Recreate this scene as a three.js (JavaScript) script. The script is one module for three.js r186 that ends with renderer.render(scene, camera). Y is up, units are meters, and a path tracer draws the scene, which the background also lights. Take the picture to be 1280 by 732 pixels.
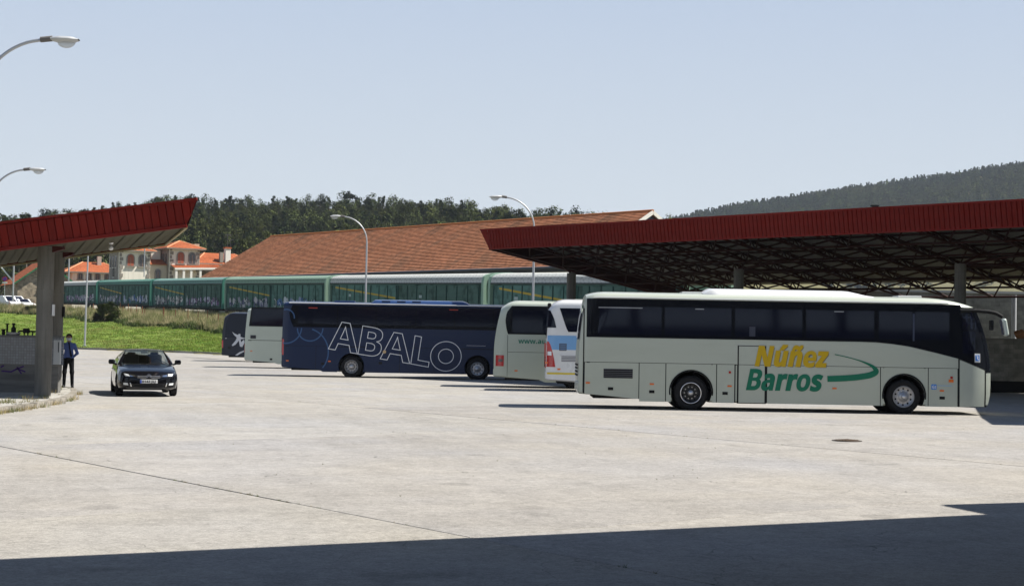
import * as THREE from 'three';
import { mergeGeometries, mergeVertices, toCreasedNormals } from 'three/addons/utils/BufferGeometryUtils.js';
import { RoundedBoxGeometry } from 'three/addons/geometries/RoundedBoxGeometry.js';
import { MarchingCubes } from 'three/addons/objects/MarchingCubes.js';
import { FontLoader } from 'three/addons/loaders/FontLoader.js';
import { Brush, Evaluator, SUBTRACTION } from 'three-bvh-csg';

// ---------------------------------------------------------------- camera
const scene = new THREE.Scene();
const F = 1950, EYE = 2.05;                       // focal length in photo pixels, eye height in metres
const camera = new THREE.PerspectiveCamera(2 * Math.atan(366 / F) * 180 / Math.PI, 1024 / 585, 0.1, 9000);
camera.rotation.order = 'YXZ';
camera.position.set(0, EYE, 0);
camera.rotation.set(Math.atan(54 / F), 0, 0.018);
camera.updateMatrixWorld();

// ---------------------------------------------------------------- sky, sun, exposure
const EXPO = 1.8;
const SUN = new THREE.Vector3(0.604, 0.794, -0.0635).normalize();
{
  const W = 512, H = 256, d = new Float32Array(W * H * 4), v = new THREE.Vector3();
  const mix = (a, b, t) => a + (b - a) * t, sm = (t) => t * t * (3 - 2 * t);
  const stops = [[-90, .34, .33, .31], [-4, .45, .46, .46], [0, .70, .755, .80], [5, .65, .72, .79], [12, .525, .62, .77], [25, .26, .385, .62], [45, .105, .18, .345], [90, .066, .112, .225]];
  for (let j = 0; j < H; j++) for (let i = 0; i < W; i++) {
    const el = ((j + .5) / H - .5) * 180, az = ((i + .5) / W) * 2 * Math.PI, o = (j * W + i) * 4;
    let k = 0; while (k < stops.length - 2 && el > stops[k + 1][0]) k++;
    const t = Math.min(1, Math.max(0, (el - stops[k][0]) / (stops[k + 1][0] - stops[k][0])));
    // direction of this texel in three's equirectangular mapping
    const a = az - Math.PI, e = el * Math.PI / 180;
    v.set(Math.cos(e) * Math.cos(a), Math.sin(e), Math.cos(e) * Math.sin(a));
    const c = Math.max(0, v.dot(SUN)), glow = .10 * Math.pow(c, 6) + .35 * Math.pow(c, 60);
    for (let q = 0; q < 3; q++) d[o + q] = (mix(stops[k][q + 1], stops[k + 1][q + 1], t) + glow * (1 - .12 * q)) / EXPO;
    d[o + 3] = 1;
  }
  const sky = new THREE.DataTexture(d, W, H, THREE.RGBAFormat, THREE.FloatType);
  sky.mapping = THREE.EquirectangularReflectionMapping; sky.magFilter = THREE.LinearFilter; sky.minFilter = THREE.LinearFilter;
  sky.wrapS = THREE.RepeatWrapping; sky.needsUpdate = true;
  scene.background = sky; scene.environment = sky;
}
const sun = new THREE.DirectionalLight(new THREE.Color().setRGB(1, .955, .88), 5);
sun.position.copy(SUN).multiplyScalar(300).add(new THREE.Vector3(0, 0, -60)); sun.target.position.set(0, 0, -60);
sun.castShadow = true; sun.shadow.mapSize.set(4096, 4096);
Object.assign(sun.shadow.camera, { left: -140, right: 140, top: 140, bottom: -140, near: 1, far: 700 });
scene.add(sun, sun.target);
const renderer = new THREE.WebGLRenderer({ antialias: true });
renderer.toneMapping = THREE.LinearToneMapping;
renderer.toneMappingExposure = EXPO;
renderer.shadowMap.enabled = true;
renderer.setSize(1024, 585);
scene.fog = new THREE.FogExp2(new THREE.Color().setRGB(.62, .70, .80), 0.00009);

// ---------------------------------------------------------------- helpers
const V = (x, y, z) => new THREE.Vector3(x, y, z);
let seed = 7;
const rnd = () => { seed = (seed * 1664525 + 1013904223) >>> 0; return seed / 4294967296; };
const rr = (a, b) => a + (b - a) * rnd();
const lerp = (a, b, t) => a + (b - a) * t, clamp = (x, a, b) => Math.min(b, Math.max(a, x));
const smooth = (a, b, x) => { const t = clamp((x - a) / (b - a), 0, 1); return t * t * (3 - 2 * t); };
// photo pixel -> direction; a depth (metres along -z) or a height gives the point
function ray(u, v) { return V((u - 640) / F, (366 - v) / F, -1).applyQuaternion(camera.quaternion); }
function at(u, v, D) { const r = ray(u, v); return r.multiplyScalar(D / -r.z).add(camera.position); }
function gnd(u, v, h = 0) { const r = ray(u, v); return r.multiplyScalar((h - EYE) / r.y).add(camera.position); }
// value noise
const PERM = new Uint8Array(512); { const p = [...Array(256).keys()]; for (let i = 255; i > 0; i--) { const j = Math.floor(rnd() * (i + 1)); [p[i], p[j]] = [p[j], p[i]]; } for (let i = 0; i < 512; i++) PERM[i] = p[i & 255]; }
function vn(x, y, per = 256) {
  const xi = Math.floor(x), yi = Math.floor(y), fx = x - xi, fy = y - yi, u = fx * fx * (3 - 2 * fx), w = fy * fy * (3 - 2 * fy);
  const m = (a) => ((a % per) + per) % per, h = (a, b) => PERM[(PERM[m(a) & 255] + m(b)) & 255] / 255;
  return lerp(lerp(h(xi, yi), h(xi + 1, yi), u), lerp(h(xi, yi + 1), h(xi + 1, yi + 1), u), w);
}
function fbm(x, y, per, oct = 4) { let s = 0, a = .5, n = 0; for (let i = 0; i < oct; i++) { s += a * vn(x, y, per); n += a; x *= 2; y *= 2; per *= 2; a *= .5; } return s / n; }
const sr = (l) => Math.round(255 * (l <= .0031308 ? 12.92 * l : 1.055 * Math.pow(l, 1 / 2.4) - .055));
// computed texture: fn(u, v) -> [r, g, b] linear
function tex(W, H, fn, srgb = true) {
  const d = new Uint8Array(W * H * 4);
  for (let j = 0; j < H; j++) for (let i = 0; i < W; i++) {
    const c = fn(i / W, j / H), o = (j * W + i) * 4;
    for (let q = 0; q < 3; q++) { const x = clamp(c[q], 0, 1); d[o + q] = srgb ? sr(x) : Math.round(255 * x); }
    d[o + 3] = 255;
  }
  const t = new THREE.DataTexture(d, W, H); t.wrapS = t.wrapT = THREE.RepeatWrapping; t.magFilter = THREE.LinearFilter; t.minFilter = THREE.LinearMipmapLinearFilter; t.generateMipmaps = true;
  if (srgb) t.colorSpace = THREE.SRGBColorSpace; t.needsUpdate = true; return t;
}
const rgb = (r, g, b) => new THREE.Color().setRGB(r, g, b);
function mat(c, rough = .8, metal = 0, o = {}) {
  if (rough >= .5 && !('specularIntensity' in o) && !metal) o = { specularIntensity: rough >= .8 ? .25 : .4, ...o };
  const { phys, ...rest } = o, K = phys || rest.clearcoat || rest.transmission || 'specularIntensity' in rest ? THREE.MeshPhysicalMaterial : THREE.MeshStandardMaterial;
  return new K({ color: Array.isArray(c) ? rgb(...c) : c, roughness: rough, metalness: metal, side: THREE.DoubleSide, ...rest });
}
// geometry
const clean = (g) => { let n = g.index ? g.toNonIndexed() : g; for (const k of Object.keys(n.attributes)) if (!['position', 'normal', 'uv', 'color'].includes(k)) n.deleteAttribute(k);
  if (!n.attributes.normal) n.computeVertexNormals();
  if (!n.attributes.uv) n.setAttribute('uv', new THREE.BufferAttribute(new Float32Array(n.attributes.position.count * 2), 2)); return n; };
const merge = (list) => mergeGeometries(list.flat(Infinity).map(clean), false);
const box = (w, h, d, x = 0, y = 0, z = 0) => new THREE.BoxGeometry(w, h, d).translate(x, y, z);
const rbox = (w, h, d, x = 0, y = 0, z = 0, r = .03, s = 2) => new RoundedBoxGeometry(w, h, d, s, Math.min(r, w / 2.01, h / 2.01, d / 2.01)).translate(x, y, z);
function rod(a, b, r, seg = 6, r2 = r) {
  const d = b.clone().sub(a), g = new THREE.CylinderGeometry(r2, r, d.length(), seg, 1);
  g.applyQuaternion(new THREE.Quaternion().setFromUnitVectors(V(0, 1, 0), d.clone().normalize()));
  return g.translate((a.x + b.x) / 2, (a.y + b.y) / 2, (a.z + b.z) / 2);
}
function bar(a, b, w, h) { // square bar from a to b
  const d = b.clone().sub(a), g = new THREE.BoxGeometry(w, h, d.length());
  const m = new THREE.Matrix4().lookAt(b, a, Math.abs(d.clone().normalize().y) > .99 ? V(1, 0, 0) : V(0, 1, 0)); g.applyMatrix4(m);
  return g.translate((a.x + b.x) / 2, (a.y + b.y) / 2, (a.z + b.z) / 2);
}
function tube(pts, r, seg = 24, rs = 8) { return new THREE.TubeGeometry(new THREE.CatmullRomCurve3(pts), seg, r, rs, false); }
function extr(pts, depth, bevel = 0, holes = []) {
  const s = new THREE.Shape(pts.map((p) => new THREE.Vector2(p[0], p[1])));
  for (const h of holes) s.holes.push(new THREE.Path(h.map((p) => new THREE.Vector2(p[0], p[1]))));
  return new THREE.ExtrudeGeometry(s, { depth, bevelEnabled: bevel > 0, bevelSize: bevel, bevelThickness: bevel, bevelOffset: -bevel, bevelSegments: 2, curveSegments: 12 });
}
function quadGeo(quads, uvScale) { // list of 4-point faces, flat shaded, uv in metres
  const p = [], uv = [];
  for (const [a, b, c, d] of quads) {
    const U = b.clone().sub(a), len = U.length(), un = U.clone().divideScalar(len || 1), W = d.clone().sub(a), vn_ = W.clone().sub(un.clone().multiplyScalar(W.dot(un))), vl = vn_.length() || 1, wn = vn_.clone().divideScalar(vl);
    const put = (q) => { p.push(q.x, q.y, q.z); const e = q.clone().sub(a); uv.push(e.dot(un), e.dot(wn)); };
    [a, b, c, a, c, d].forEach(put);
  }
  const g = new THREE.BufferGeometry(); g.setAttribute('position', new THREE.Float32BufferAttribute(p, 3)); g.setAttribute('uv', new THREE.Float32BufferAttribute(uv, 2)); g.computeVertexNormals(); return g;
}
// grid surface: fn(s, t) -> Vector3
function grid(nx, ny, fn, uvFn) {
  const p = [], uv = [], ix = [];
  for (let j = 0; j <= ny; j++) for (let i = 0; i <= nx; i++) { const q = fn(i / nx, j / ny); p.push(q.x, q.y, q.z); const w = uvFn ? uvFn(i / nx, j / ny, q) : [i / nx, j / ny]; uv.push(w[0], w[1]); }
  for (let j = 0; j < ny; j++) for (let i = 0; i < nx; i++) { const a = j * (nx + 1) + i; ix.push(a, a + 1, a + nx + 2, a, a + nx + 2, a + nx + 1); }
  const g = new THREE.BufferGeometry(); g.setAttribute('position', new THREE.Float32BufferAttribute(p, 3)); g.setAttribute('uv', new THREE.Float32BufferAttribute(uv, 2)); g.setIndex(ix); g.computeVertexNormals(); return g;
}
// objects
const taken = {};
const numbered = (n) => { if (!(n in taken)) { taken[n] = 0; return n; } taken[n]++; return n + '_' + String(taken[n]).padStart(3, '0'); };
function shade(o) { o.castShadow = true; o.receiveShadow = true; return o; }
function part(name, geo, m, parent) {
  const o = shade(new THREE.Mesh(Array.isArray(geo) ? merge(geo) : geo, m)); o.name = parent === scene ? numbered(name) : name; parent.add(o); return o;
}
function thing(name, label, category, pos = [0, 0, 0], turn = 0, group) {
  const o = new THREE.Group(); o.name = numbered(name); o.position.set(...pos); o.rotation.y = turn; o.userData = { label, category }; if (group) o.userData.group = group; scene.add(o); return o;
}
function solo(name, geo, m, label, category, group) { const o = part(name, geo, m, scene); o.userData = { label, category }; if (group) o.userData.group = group; return o; }
function struct(name, geo, m) { const o = part(name, geo, m, scene); o.userData = { kind: 'structure' }; return o; }
function stuff(o) { o.userData = { ...o.userData, kind: 'stuff' }; return o; }
function copyOf(src, pos, turn, label, group) { const c = src.clone(); c.name = numbered(src.name.replace(/_\d\d\d$/, '')); c.position.set(...pos); c.rotation.y = turn; c.userData = { ...src.userData, label: label ?? src.userData.label }; if (group) c.userData.group = group; scene.add(c); return c; }
function instanced(name, geo, m, mats, cols, parent = scene) {
  const o = new THREE.InstancedMesh(geo, m, mats.length); mats.forEach((x, i) => { o.setMatrixAt(i, x); if (cols) o.setColorAt(i, cols[i]); });
  o.name = parent === scene ? numbered(name) : name; shade(o); parent.add(o); return o;
}
const font = await new FontLoader().loadAsync('fonts/droid/droid_sans_bold.typeface.json');
const pw = (tab, x) => { let k = 0; while (k < tab.length - 2 && x > tab[k + 1][0]) k++; const [x0, y0] = tab[k], [x1, y1] = tab[k + 1]; return lerp(y0, y1, (x - x0) / (x1 - x0)); };

function hitTerrain(u, v, d0 = 100, d1 = 320) { for (let D = d0; D < d1; D += .5) { const p = at(u, v, D); if (p.y <= ground(p.x, D) + .02) return p; } return at(u, v, d1); }

// ---------------------------------------------------------------- lie of the land
// railway: T(n), n counts wagon lengths from the wagon end seen at pixel 632; a runs along the track, q away from it to the yard
const T0 = [-.44, 107], TD = [-.447, .894], TM = [-.894, -.447], WL = 31.75;
const aq = (x, D) => { const dx = x - T0[0], dd = D - T0[1]; return [dx * TD[0] + dd * TD[1], dx * TM[0] + dd * TM[1]]; };
const fromAQ = (a, q) => [T0[0] + a * TD[0] + q * TM[0], T0[1] + a * TD[1] + q * TM[1]];
const railH = (a) => { const n = clamp(a / WL, -3, 8); return n < -.8 ? lerp(1.47, .5, clamp((-.8 - n) / .6, 0, 1)) : 2.05 + .72 * n - .02 * n * n; };
const KQ = [[-60, -5.5], [-20, 2.5], [0, 6.5], [24, 14.2], [34.5, 22.1], [56, 38.5], [160, 118]];
const kerbQ = (a) => pw(KQ, a);
const bankTop = (a) => pw([[-90, 2.6], [92, 2.6], [115, 19], [220, 30]], a);
const lotH = (D) => .36 * smooth(107, 131, D);
// tops of the two wooded hills as seen (pixel column -> pixel row of the tree tops)
const SKY1 = [[-900, 330], [-400, 300], [-150, 282], [0, 273], [60, 264], [120, 256], [180, 250], [250, 246], [330, 251], [400, 251], [437, 249], [480, 252], [560, 250], [620, 256], [700, 264], [760, 268], [860, 283], [1000, 315], [1300, 360], [3000, 400]];
const SKY2 = [[-900, 420], [300, 380], [600, 330], [760, 285], [840, 273], [930, 254], [1066, 233], [1176, 218], [1280, 199], [1450, 176], [1700, 165], [2300, 230], [3000, 330]];
const ridge1 = (u) => 540, ridge2 = (u) => 1700;
const uOf = (x, D) => 640 + x / D * F;
const pxH = (u, v, D) => at(u, v, D).y;
function ground(x, D) {
  const [a, q] = aq(x, D), kq = kerbQ(a), L = lotH(D);
  if (D < 60 || q > kq) return L - .07;
  const R = railH(a) - .15;
  const qt = bankTop(a); if (q > qt) return lerp(L + .08, R, Math.pow(clamp((kq - q) / (kq - qt), 0, 1), 1.25));
  let h = R;
  const u = uOf(x, D);
  const h1 = Math.max(0, pxH(u, pw(SKY1, u), ridge1(u)) - 11.5), t1 = D < ridge1(u) ? smooth(268, ridge1(u) + 60, D) / smooth(268, ridge1(u) + 60, ridge1(u)) : 1 - .75 * smooth(ridge1(u), ridge1(u) + 420, D);
  h = Math.max(h, lerp(R, h1, clamp(t1, 0, 1)) + (fbm(x / 60 + 9, D / 60 + 3, 256, 3) - .5) * 7 * smooth(290, 360, D));
  const h2 = Math.max(0, pxH(u, pw(SKY2, u), ridge2(u)) - 11), t2 = D < ridge2(u) ? smooth(700, ridge2(u) + 250, D) / smooth(700, ridge2(u) + 250, ridge2(u)) : 1;
  if (D > 700) h = Math.max(h * (1 - smooth(760, 1100, D)), h2 * clamp(t2, 0, 1) + (fbm(x / 150, D / 150, 256, 3) - .5) * 18 * smooth(900, 1200, D));
  return h;
}
const soilTex = tex(512, 512, (u, v) => { const n = fbm(u * 16, v * 16, 16, 5), m = fbm(u * 5 + 3, v * 5, 5, 3); return [.085 + .06 * n + .03 * m, .082 + .055 * n + .02 * m, .045 + .03 * n]; });
const soilMat = mat(0xffffff, .95, 0, { map: soilTex });
struct('ground', grid(60, 60, (s, t) => V((s - .5) * 9000, -.075, 900 - t * 5200), (s, t) => [s * 900, t * 520]), soilMat);
{
  const us = []; for (let u = -1700; u <= 2900; u += 22) us.push(u);
  const Ds = []; for (let D = 62; D < 300; D *= 1.016) Ds.push(D); for (let D = Ds.at(-1) * 1.03; D < 2600; D *= 1.03) Ds.push(D);
  const g = grid(us.length - 1, Ds.length - 1, (s, t) => { const u = us[Math.round(s * (us.length - 1))], D = Ds[Math.round(t * (Ds.length - 1))], x = (u - 640) / F * D; return V(x, ground(x, D), -D); }, (s, t, p) => [p.x / 9, p.z / 9]);
  struct('hill_terrain', g, soilMat);
}
// ---------------------------------------------------------------- concrete yard: slabs with open joints
const concTex = (() => {
  const N = 1536;
  return tex(N, N, (u, v) => {
    const f = rnd(), g = rnd();
    const big = fbm(u * 4, v * 4, 4, 4), mid = fbm(u * 24 + 5, v * 24, 24, 4), streak = fbm(u * 3 + 1, v * 40, 40, 3) , streak2 = fbm(u * 48, v * 4 + 2, 48, 3), agg = vn(u * 1020, v * 1020, 1020);
    let k = 1 + (big - .5) * .17 + (mid - .5) * .17 + (streak - .5) * .15 + (streak2 - .5) * .15 + (f - .5) * .34 + (agg - .5) * .26 + (vn(u * 330, v * 330, 330) - .5) * .22 + (vn(u * 120 + 7, v * 120, 120) - .5) * .14;
    if (g > .991) k *= .66; else if (g < .013) k *= 1.25;
    const cr = Math.abs(fbm(u * 7 + 2, v * 7 + 9, 7, 5) - .5); if (cr < .0016 && big > .46) k *= .62;
    const sp = fbm(u * 18 + 31, v * 18 + 3, 18, 3); if (sp > .76) k *= 1 - (sp - .76) * 1.4;
    const tone = (fbm(u * 5 + 11, v * 5 + 4, 5, 3) - .5);
    return [(.283 * k * (1 + .06 * tone)), .270 * k, .249 * k * (1 - .14 * tone)];
  });
})();
const concBump = tex(1024, 1024, (u, v) => { const k = .5 * rnd() + .5 * fbm(u * 128, v * 128, 128, 2); return [k, k, k]; }, false);
concBump.repeat.set(3, 3);
const slabMats = [[1, 1, 1], [.965, .96, .965], [1.0, .99, .975], [.98, .975, .97]].map((c) => mat(c, .86, 0, { map: concTex, bumpMap: concBump, bumpScale: .004 }));
const jointMat = mat(0xffffff, .98, 0, { map: soilTex });
struct('yard_base', grid(40, 40, (s, t) => V(lerp(-75, 75, s), -.055, 35 - t * 97), (s, t) => [s * 20, t * 13]), jointMat);
const A1 = gnd(0, 557.5), A2 = gnd(575, 669), B1 = gnd(1000, 557.8);
{
  const e1 = A2.clone().sub(A1).setY(0).normalize(), e2 = V(-e1.z, 0, e1.x); if (e2.z > 0) e2.negate();   // e1 along the joints, e2 across and away
  const c0 = A1.dot(e2), step = B1.dot(e2) - c0, len = 13.8, org = A1.clone().sub(e2.clone().multiplyScalar(A1.dot(e2)));
  const paving = new THREE.Group(); paving.name = 'yard_paving'; paving.userData = { kind: 'structure' }; scene.add(paving);
  // lot outline as half planes
  const hp = []; for (let k = 1; k < KQ.length - 1; k++) { const [x0, d0] = fromAQ(...KQ[k]), [x1, d1] = fromAQ(...KQ[k + 1]); const p = V(x0, 0, -d0), q = V(x1, 0, -d1), n = V(-(q.z - p.z), 0, q.x - p.x).normalize(); if (n.dot(V(0, 0, -30).sub(p)) < 0) n.negate(); hp.push([n, n.dot(p) + .02]); }
  hp.push([V(0, 0, 1), -142], [V(0, 0, -1), -33], [V(1, 0, 0), -70], [V(-1, 0, 0), -70]);
  const clip = (poly, n, d) => { const out = []; for (let i = 0; i < poly.length; i++) { const a = poly[i], b = poly[(i + 1) % poly.length], sa = n.dot(a) - d, sb = n.dot(b) - d; if (sa >= 0) out.push(a); if (sa * sb < 0) out.push(a.clone().lerp(b, sa / (sa - sb))); } return out; };
  for (let i = -8; i <= 12; i++) for (let j = -12; j <= 12; j++) {
    const g1 = .017 + .006 * ((i * 7 + j * 3) & 1), g2 = .005;
    const y0 = c0 + i * step + g1, y1 = c0 + (i + 1) * step - g1, off = ((i * 37) % 11) * .9, x0 = j * len + off + g2, x1 = (j + 1) * len + off - g2;
    let poly = [[x0, y0], [x1, y0], [x1, y1], [x0, y1]].map(([s, t]) => org.clone().addScaledVector(e1, s).addScaledVector(e2, t).setY(0));
    for (const [n, d] of hp) if (poly.length) poly = clip(poly, n, d);
    if (poly.length < 3) continue;
    // finer outline so that the far part can rise
    const ring = poly.map((p) => [p.x, -p.z]);
    const c = poly.reduce((s, p) => s.add(p), V(0, 0, 0)).divideScalar(poly.length);
    if (Math.abs(c.x) > 22 + .42 * -c.z) continue;
    const sh = new THREE.Shape(ring.map(([x, d]) => new THREE.Vector2(x, d)));
    let g = new THREE.ExtrudeGeometry(sh, { depth: .05, bevelEnabled: true, bevelSize: .006, bevelThickness: .006, bevelOffset: -.006, bevelSegments: 1 });
    g.rotateX(-Math.PI / 2).translate(0, -.056, 0);
    const p = g.attributes.position, uv = g.attributes.uv, ox = rnd(), oy = rnd(), ang = Math.floor(rnd() * 4) * Math.PI / 2 + .3, ca = Math.cos(ang) / 15, sa = Math.sin(ang) / 15;
    const lift = rr(-.003, .003);
    for (let k = 0; k < p.count; k++) { uv.setXY(k, ox + p.getX(k) * ca - p.getZ(k) * sa, oy + p.getX(k) * sa + p.getZ(k) * ca); p.setY(k, p.getY(k) + lift + lotH(-p.getZ(k))); }
    part('concrete_slab', g, slabMats[Math.floor(rnd() * 4)], paving);
  }
}
// kerb along the far side of the yard, stone by stone
{
  const km = [mat([.26, .25, .22], .9), mat([.22, .21, .185], .9), mat([.30, .285, .25], .9)];
  const kerb = new THREE.Group(); kerb.name = 'yard_kerb'; kerb.userData = { kind: 'structure' }; scene.add(kerb);
  for (let a = -2; a < 60; a += 1.5) {
    const [x0, d0] = fromAQ(a, kerbQ(a)), [x1, d1] = fromAQ(a + 1.47, kerbQ(a + 1.47)), h0 = lotH(d0), h1 = lotH(d1);
    part('kerb_stone', bar(V(x0, h0 + .03, -d0), V(x1, h1 + .03, -d1), .18, .24), km[Math.floor(rnd() * 3)], kerb);
  }
}
// lawn on the bank
const bankP = (a, w) => { const kq = kerbQ(a) - .12, q = lerp(kq, bankTop(a) - .2, w), [x, D] = fromAQ(a, q); return V(x, ground(x, D) + .02, -D); };
const LAWN = (a) => pw([[0, .5], [24, .60], [37, .69], [54, .78], [76, .83], [98, .90], [124, .91]], a);
const lawnTex = tex(1024, 1024, (u, v) => { const n = fbm(u * 40, v * 40, 40, 4), m = fbm(u * 6 + 2, v * 6, 6, 3), f = rnd(), dry = .6 * smooth(.56, .8, m); const k = .55 + .7 * n + .35 * (f - .5); return [lerp(.145, .20, dry) * k, lerp(.205, .22, dry) * k, lerp(.032, .07, dry) * k]; });
{
  const g = grid(90, 24, (s, t) => bankP(lerp(-30, 140, s), t), (s, t, p) => [p.x / 12, p.z / 12]);
  struct('lawn', g, mat(0xffffff, .95, 0, { map: lawnTex }));
}
function bladeGeo(n, h, spread, wid, lean) { // a tuft of bent blades
  const p = [];
  for (let i = 0; i < n; i++) {
    const a = rnd() * 6.283, r = Math.sqrt(rnd()) * spread, x = Math.cos(a) * r, z = Math.sin(a) * r, b = rnd() * 6.283, hh = h * rr(.55, 1.1), lx = Math.cos(b) * lean * hh * rnd(), lz = Math.sin(b) * lean * hh * rnd(), c = rnd() * 3.14, wx = Math.cos(c) * wid / 2, wz = Math.sin(c) * wid / 2;
    const m = [x + lx * .35, hh * .6, z + lz * .35], t = [x + lx, hh, z + lz];
    p.push(x - wx, 0, z - wz, x + wx, 0, z + wz, m[0] + wx * .8, m[1], m[2] + wz * .8, x - wx, 0, z - wz, m[0] + wx * .8, m[1], m[2] + wz * .8, m[0] - wx * .8, m[1], m[2] - wz * .8, m[0] - wx * .8, m[1], m[2] - wz * .8, m[0] + wx * .8, m[1], m[2] + wz * .8, ...t);
  }
  const g = new THREE.BufferGeometry(); g.setAttribute('position', new THREE.Float32BufferAttribute(p, 3)); g.computeVertexNormals(); return g;
}
const M4 = (x, y, z, ry, s, sy = s) => new THREE.Matrix4().compose(V(x, y, z), new THREE.Quaternion().setFromAxisAngle(V(0, 1, 0), ry), V(s, sy, s));
{
  const grass = mat(0xffffff, .9, 0, { transmission: .25, thickness: 0 });
  const ms = [], cs = [];
  for (let i = 0; i < 14000; i++) { const a = rr(10, 130), w = rr(.0, LAWN(a) + .04), p = bankP(a, w); ms.push(M4(p.x, p.y - .02, p.z, rnd() * 6, rr(.7, 1.5))); const d = .6 * smooth(.5, .75, fbm(p.x / 5, p.z / 5, 256, 3)); cs.push(rgb(lerp(.16, .26, d) * rr(.8, 1.2), lerp(.225, .26, d) * rr(.8, 1.2), .036 + .05 * d)); }
  const o = instanced('lawn_grass', bladeGeo(14, .13, .35, .03, .6), grass, ms, cs); stuff(o); o.userData.label = 'short green grass growing on the bank below the railway'; o.userData.category = 'grass';
  const ms2 = [], cs2 = [];
  for (let i = 0; i < 6800; i++) { const a = rr(4, 135), edge = (fbm(a / 4, 3.3, 256, 3) - .5) * .16, w = rr(LAWN(a) + edge, 1.02), p = bankP(a, w); ms2.push(M4(p.x, p.y - .03, p.z, rnd() * 6, rr(.7, 1.25), rr(.6, 1.3) * (.7 + .6 * fbm(a / 3 + 4, w * 9, 256, 2)))); const g = rnd() < .42 ? 1 : 0, k = rr(.75, 1.2); cs2.push(g ? rgb(.15 * k, .18 * k, .05 * k) : rgb(.40 * k, .345 * k, .19 * k)); }
  const o2 = instanced('dry_grass', bladeGeo(26, .88, .4, .028, .55), grass, ms2, cs2); stuff(o2); o2.userData.label = 'tall straw coloured weeds along the railway fence'; o2.userData.category = 'weeds';
  const ms3 = [], cs3 = [];   // darker green undergrowth at the foot of the weeds
  for (let i = 0; i < 1800; i++) { const a = rr(4, 135), w = LAWN(a) + .02 + (fbm(a / 4, 3.3, 256, 3) - .5) * .16 + rr(-.03, .10), p = bankP(a, w); ms3.push(M4(p.x, p.y - .03, p.z, rnd() * 6, rr(.8, 1.5), rr(.5, 1) * (fbm(a / 5 + 9, 1.2, 256, 2) + .3))); const k = rr(.7, 1.2); cs3.push(rgb(.06 * k, .085 * k, .025 * k)); }
  const o3 = instanced('green_weeds', bladeGeo(22, .8, .45, .07, .8), grass, ms3, cs3); stuff(o3); o3.userData.label = 'dark green undergrowth at the foot of the dry weeds'; o3.userData.category = 'weeds';
}
// ---------------------------------------------------------------- woods
function leafCloud(clumps, nPer, size, squash = .8) { // small leaf faces through the volume of every clump
  const p = [], nrm = [], d = V(0, 0, 0);
  for (const [cx, cy, cz, r] of clumps) for (let i = 0; i < nPer; i++) {
    d.set(rnd() - .5, rnd() - .5, rnd() - .5).normalize().multiplyScalar(r * Math.pow(rnd(), .4)); d.y *= squash;
    const c = V(cx + d.x, cy + d.y, cz + d.z), n = V(rnd() - .5, rnd() - .3, rnd() - .5).multiplyScalar(.9).add(d.clone().normalize()).normalize();
    const a = V(rnd() - .5, rnd() - .5, rnd() - .5).cross(n).normalize().multiplyScalar(size * rr(.6, 1.3)), b = a.clone().cross(n).multiplyScalar(rr(.55, .9));
    for (const [s, t] of [[-1, -.6], [1, -.5], [0, 1]]) { p.push(c.x + a.x * s + b.x * t, c.y + a.y * s + b.y * t, c.z + a.z * s + b.z * t); nrm.push(n.x, n.y, n.z); }
  }
  const g = new THREE.BufferGeometry(); g.setAttribute('position', new THREE.Float32BufferAttribute(p, 3)); g.setAttribute('normal', new THREE.Float32BufferAttribute(nrm, 3)); g.setAttribute('uv', new THREE.BufferAttribute(new Float32Array(p.length / 3 * 2), 2)); return g;
}
function crownClumps(kind) {
  const c = [];
  if (kind === 'eucalyptus') for (let i = 0; i < 11; i++) { const t = i / 10, a = rnd() * 6.3, r = (1 - Math.abs(t - .45) * 1.1) * 2.2; c.push([Math.cos(a) * r, 2.6 + t * 10.9, Math.sin(a) * r, rr(1.2, 2.0)]); }
  else if (kind === 'pine') for (let i = 0; i < 12; i++) { const t = i / 11, a = rnd() * 6.3, r = (1 - t) * 2.4 + .2; c.push([Math.cos(a) * r, 2.0 + t * 11, Math.sin(a) * r, lerp(1.9, .7, t)]); }
  else if (kind === 'umbrella') for (let i = 0; i < 10; i++) { const a = i * 2.4, r = Math.sqrt(i / 10) * 3.4; c.push([Math.cos(a) * r, 11.6 + rr(-.6, .9) - r * .25, Math.sin(a) * r, rr(1.0, 1.7)]); }
  else for (let i = 0; i < 14; i++) { const a = rnd() * 6.3, t = rnd(), r = Math.sqrt(rnd()) * 3.0 * Math.sin(.5 + t * 2.2); c.push([Math.cos(a) * r, 2.4 + t * 9, Math.sin(a) * r, rr(1.4, 2.2)]); }
  return c;
}
const trunkGeo = (h, r) => { const pts = [V(0, -.5, 0), V(rr(-.1, .1), h * .4, rr(-.1, .1)), V(rr(-.3, .3), h, rr(-.3, .3))]; const g = [rod(pts[0], pts[1], r, 6, r * .8), rod(pts[1], pts[2], r * .8, 6, r * .3)]; for (let i = 0; i < 4; i++) { const a = rnd() * 6.3, y = h * rr(.45, .85); g.push(rod(V(0, y, 0), V(Math.cos(a) * 1.6, y + 1.4, Math.sin(a) * 1.6), r * .35, 4, r * .12)); } return merge(g); };
const leafMat = mat(0xffffff, .85, 0, { transmission: .2, thickness: 0 });
const barkMat = mat([.20, .165, .13], .95);
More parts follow.
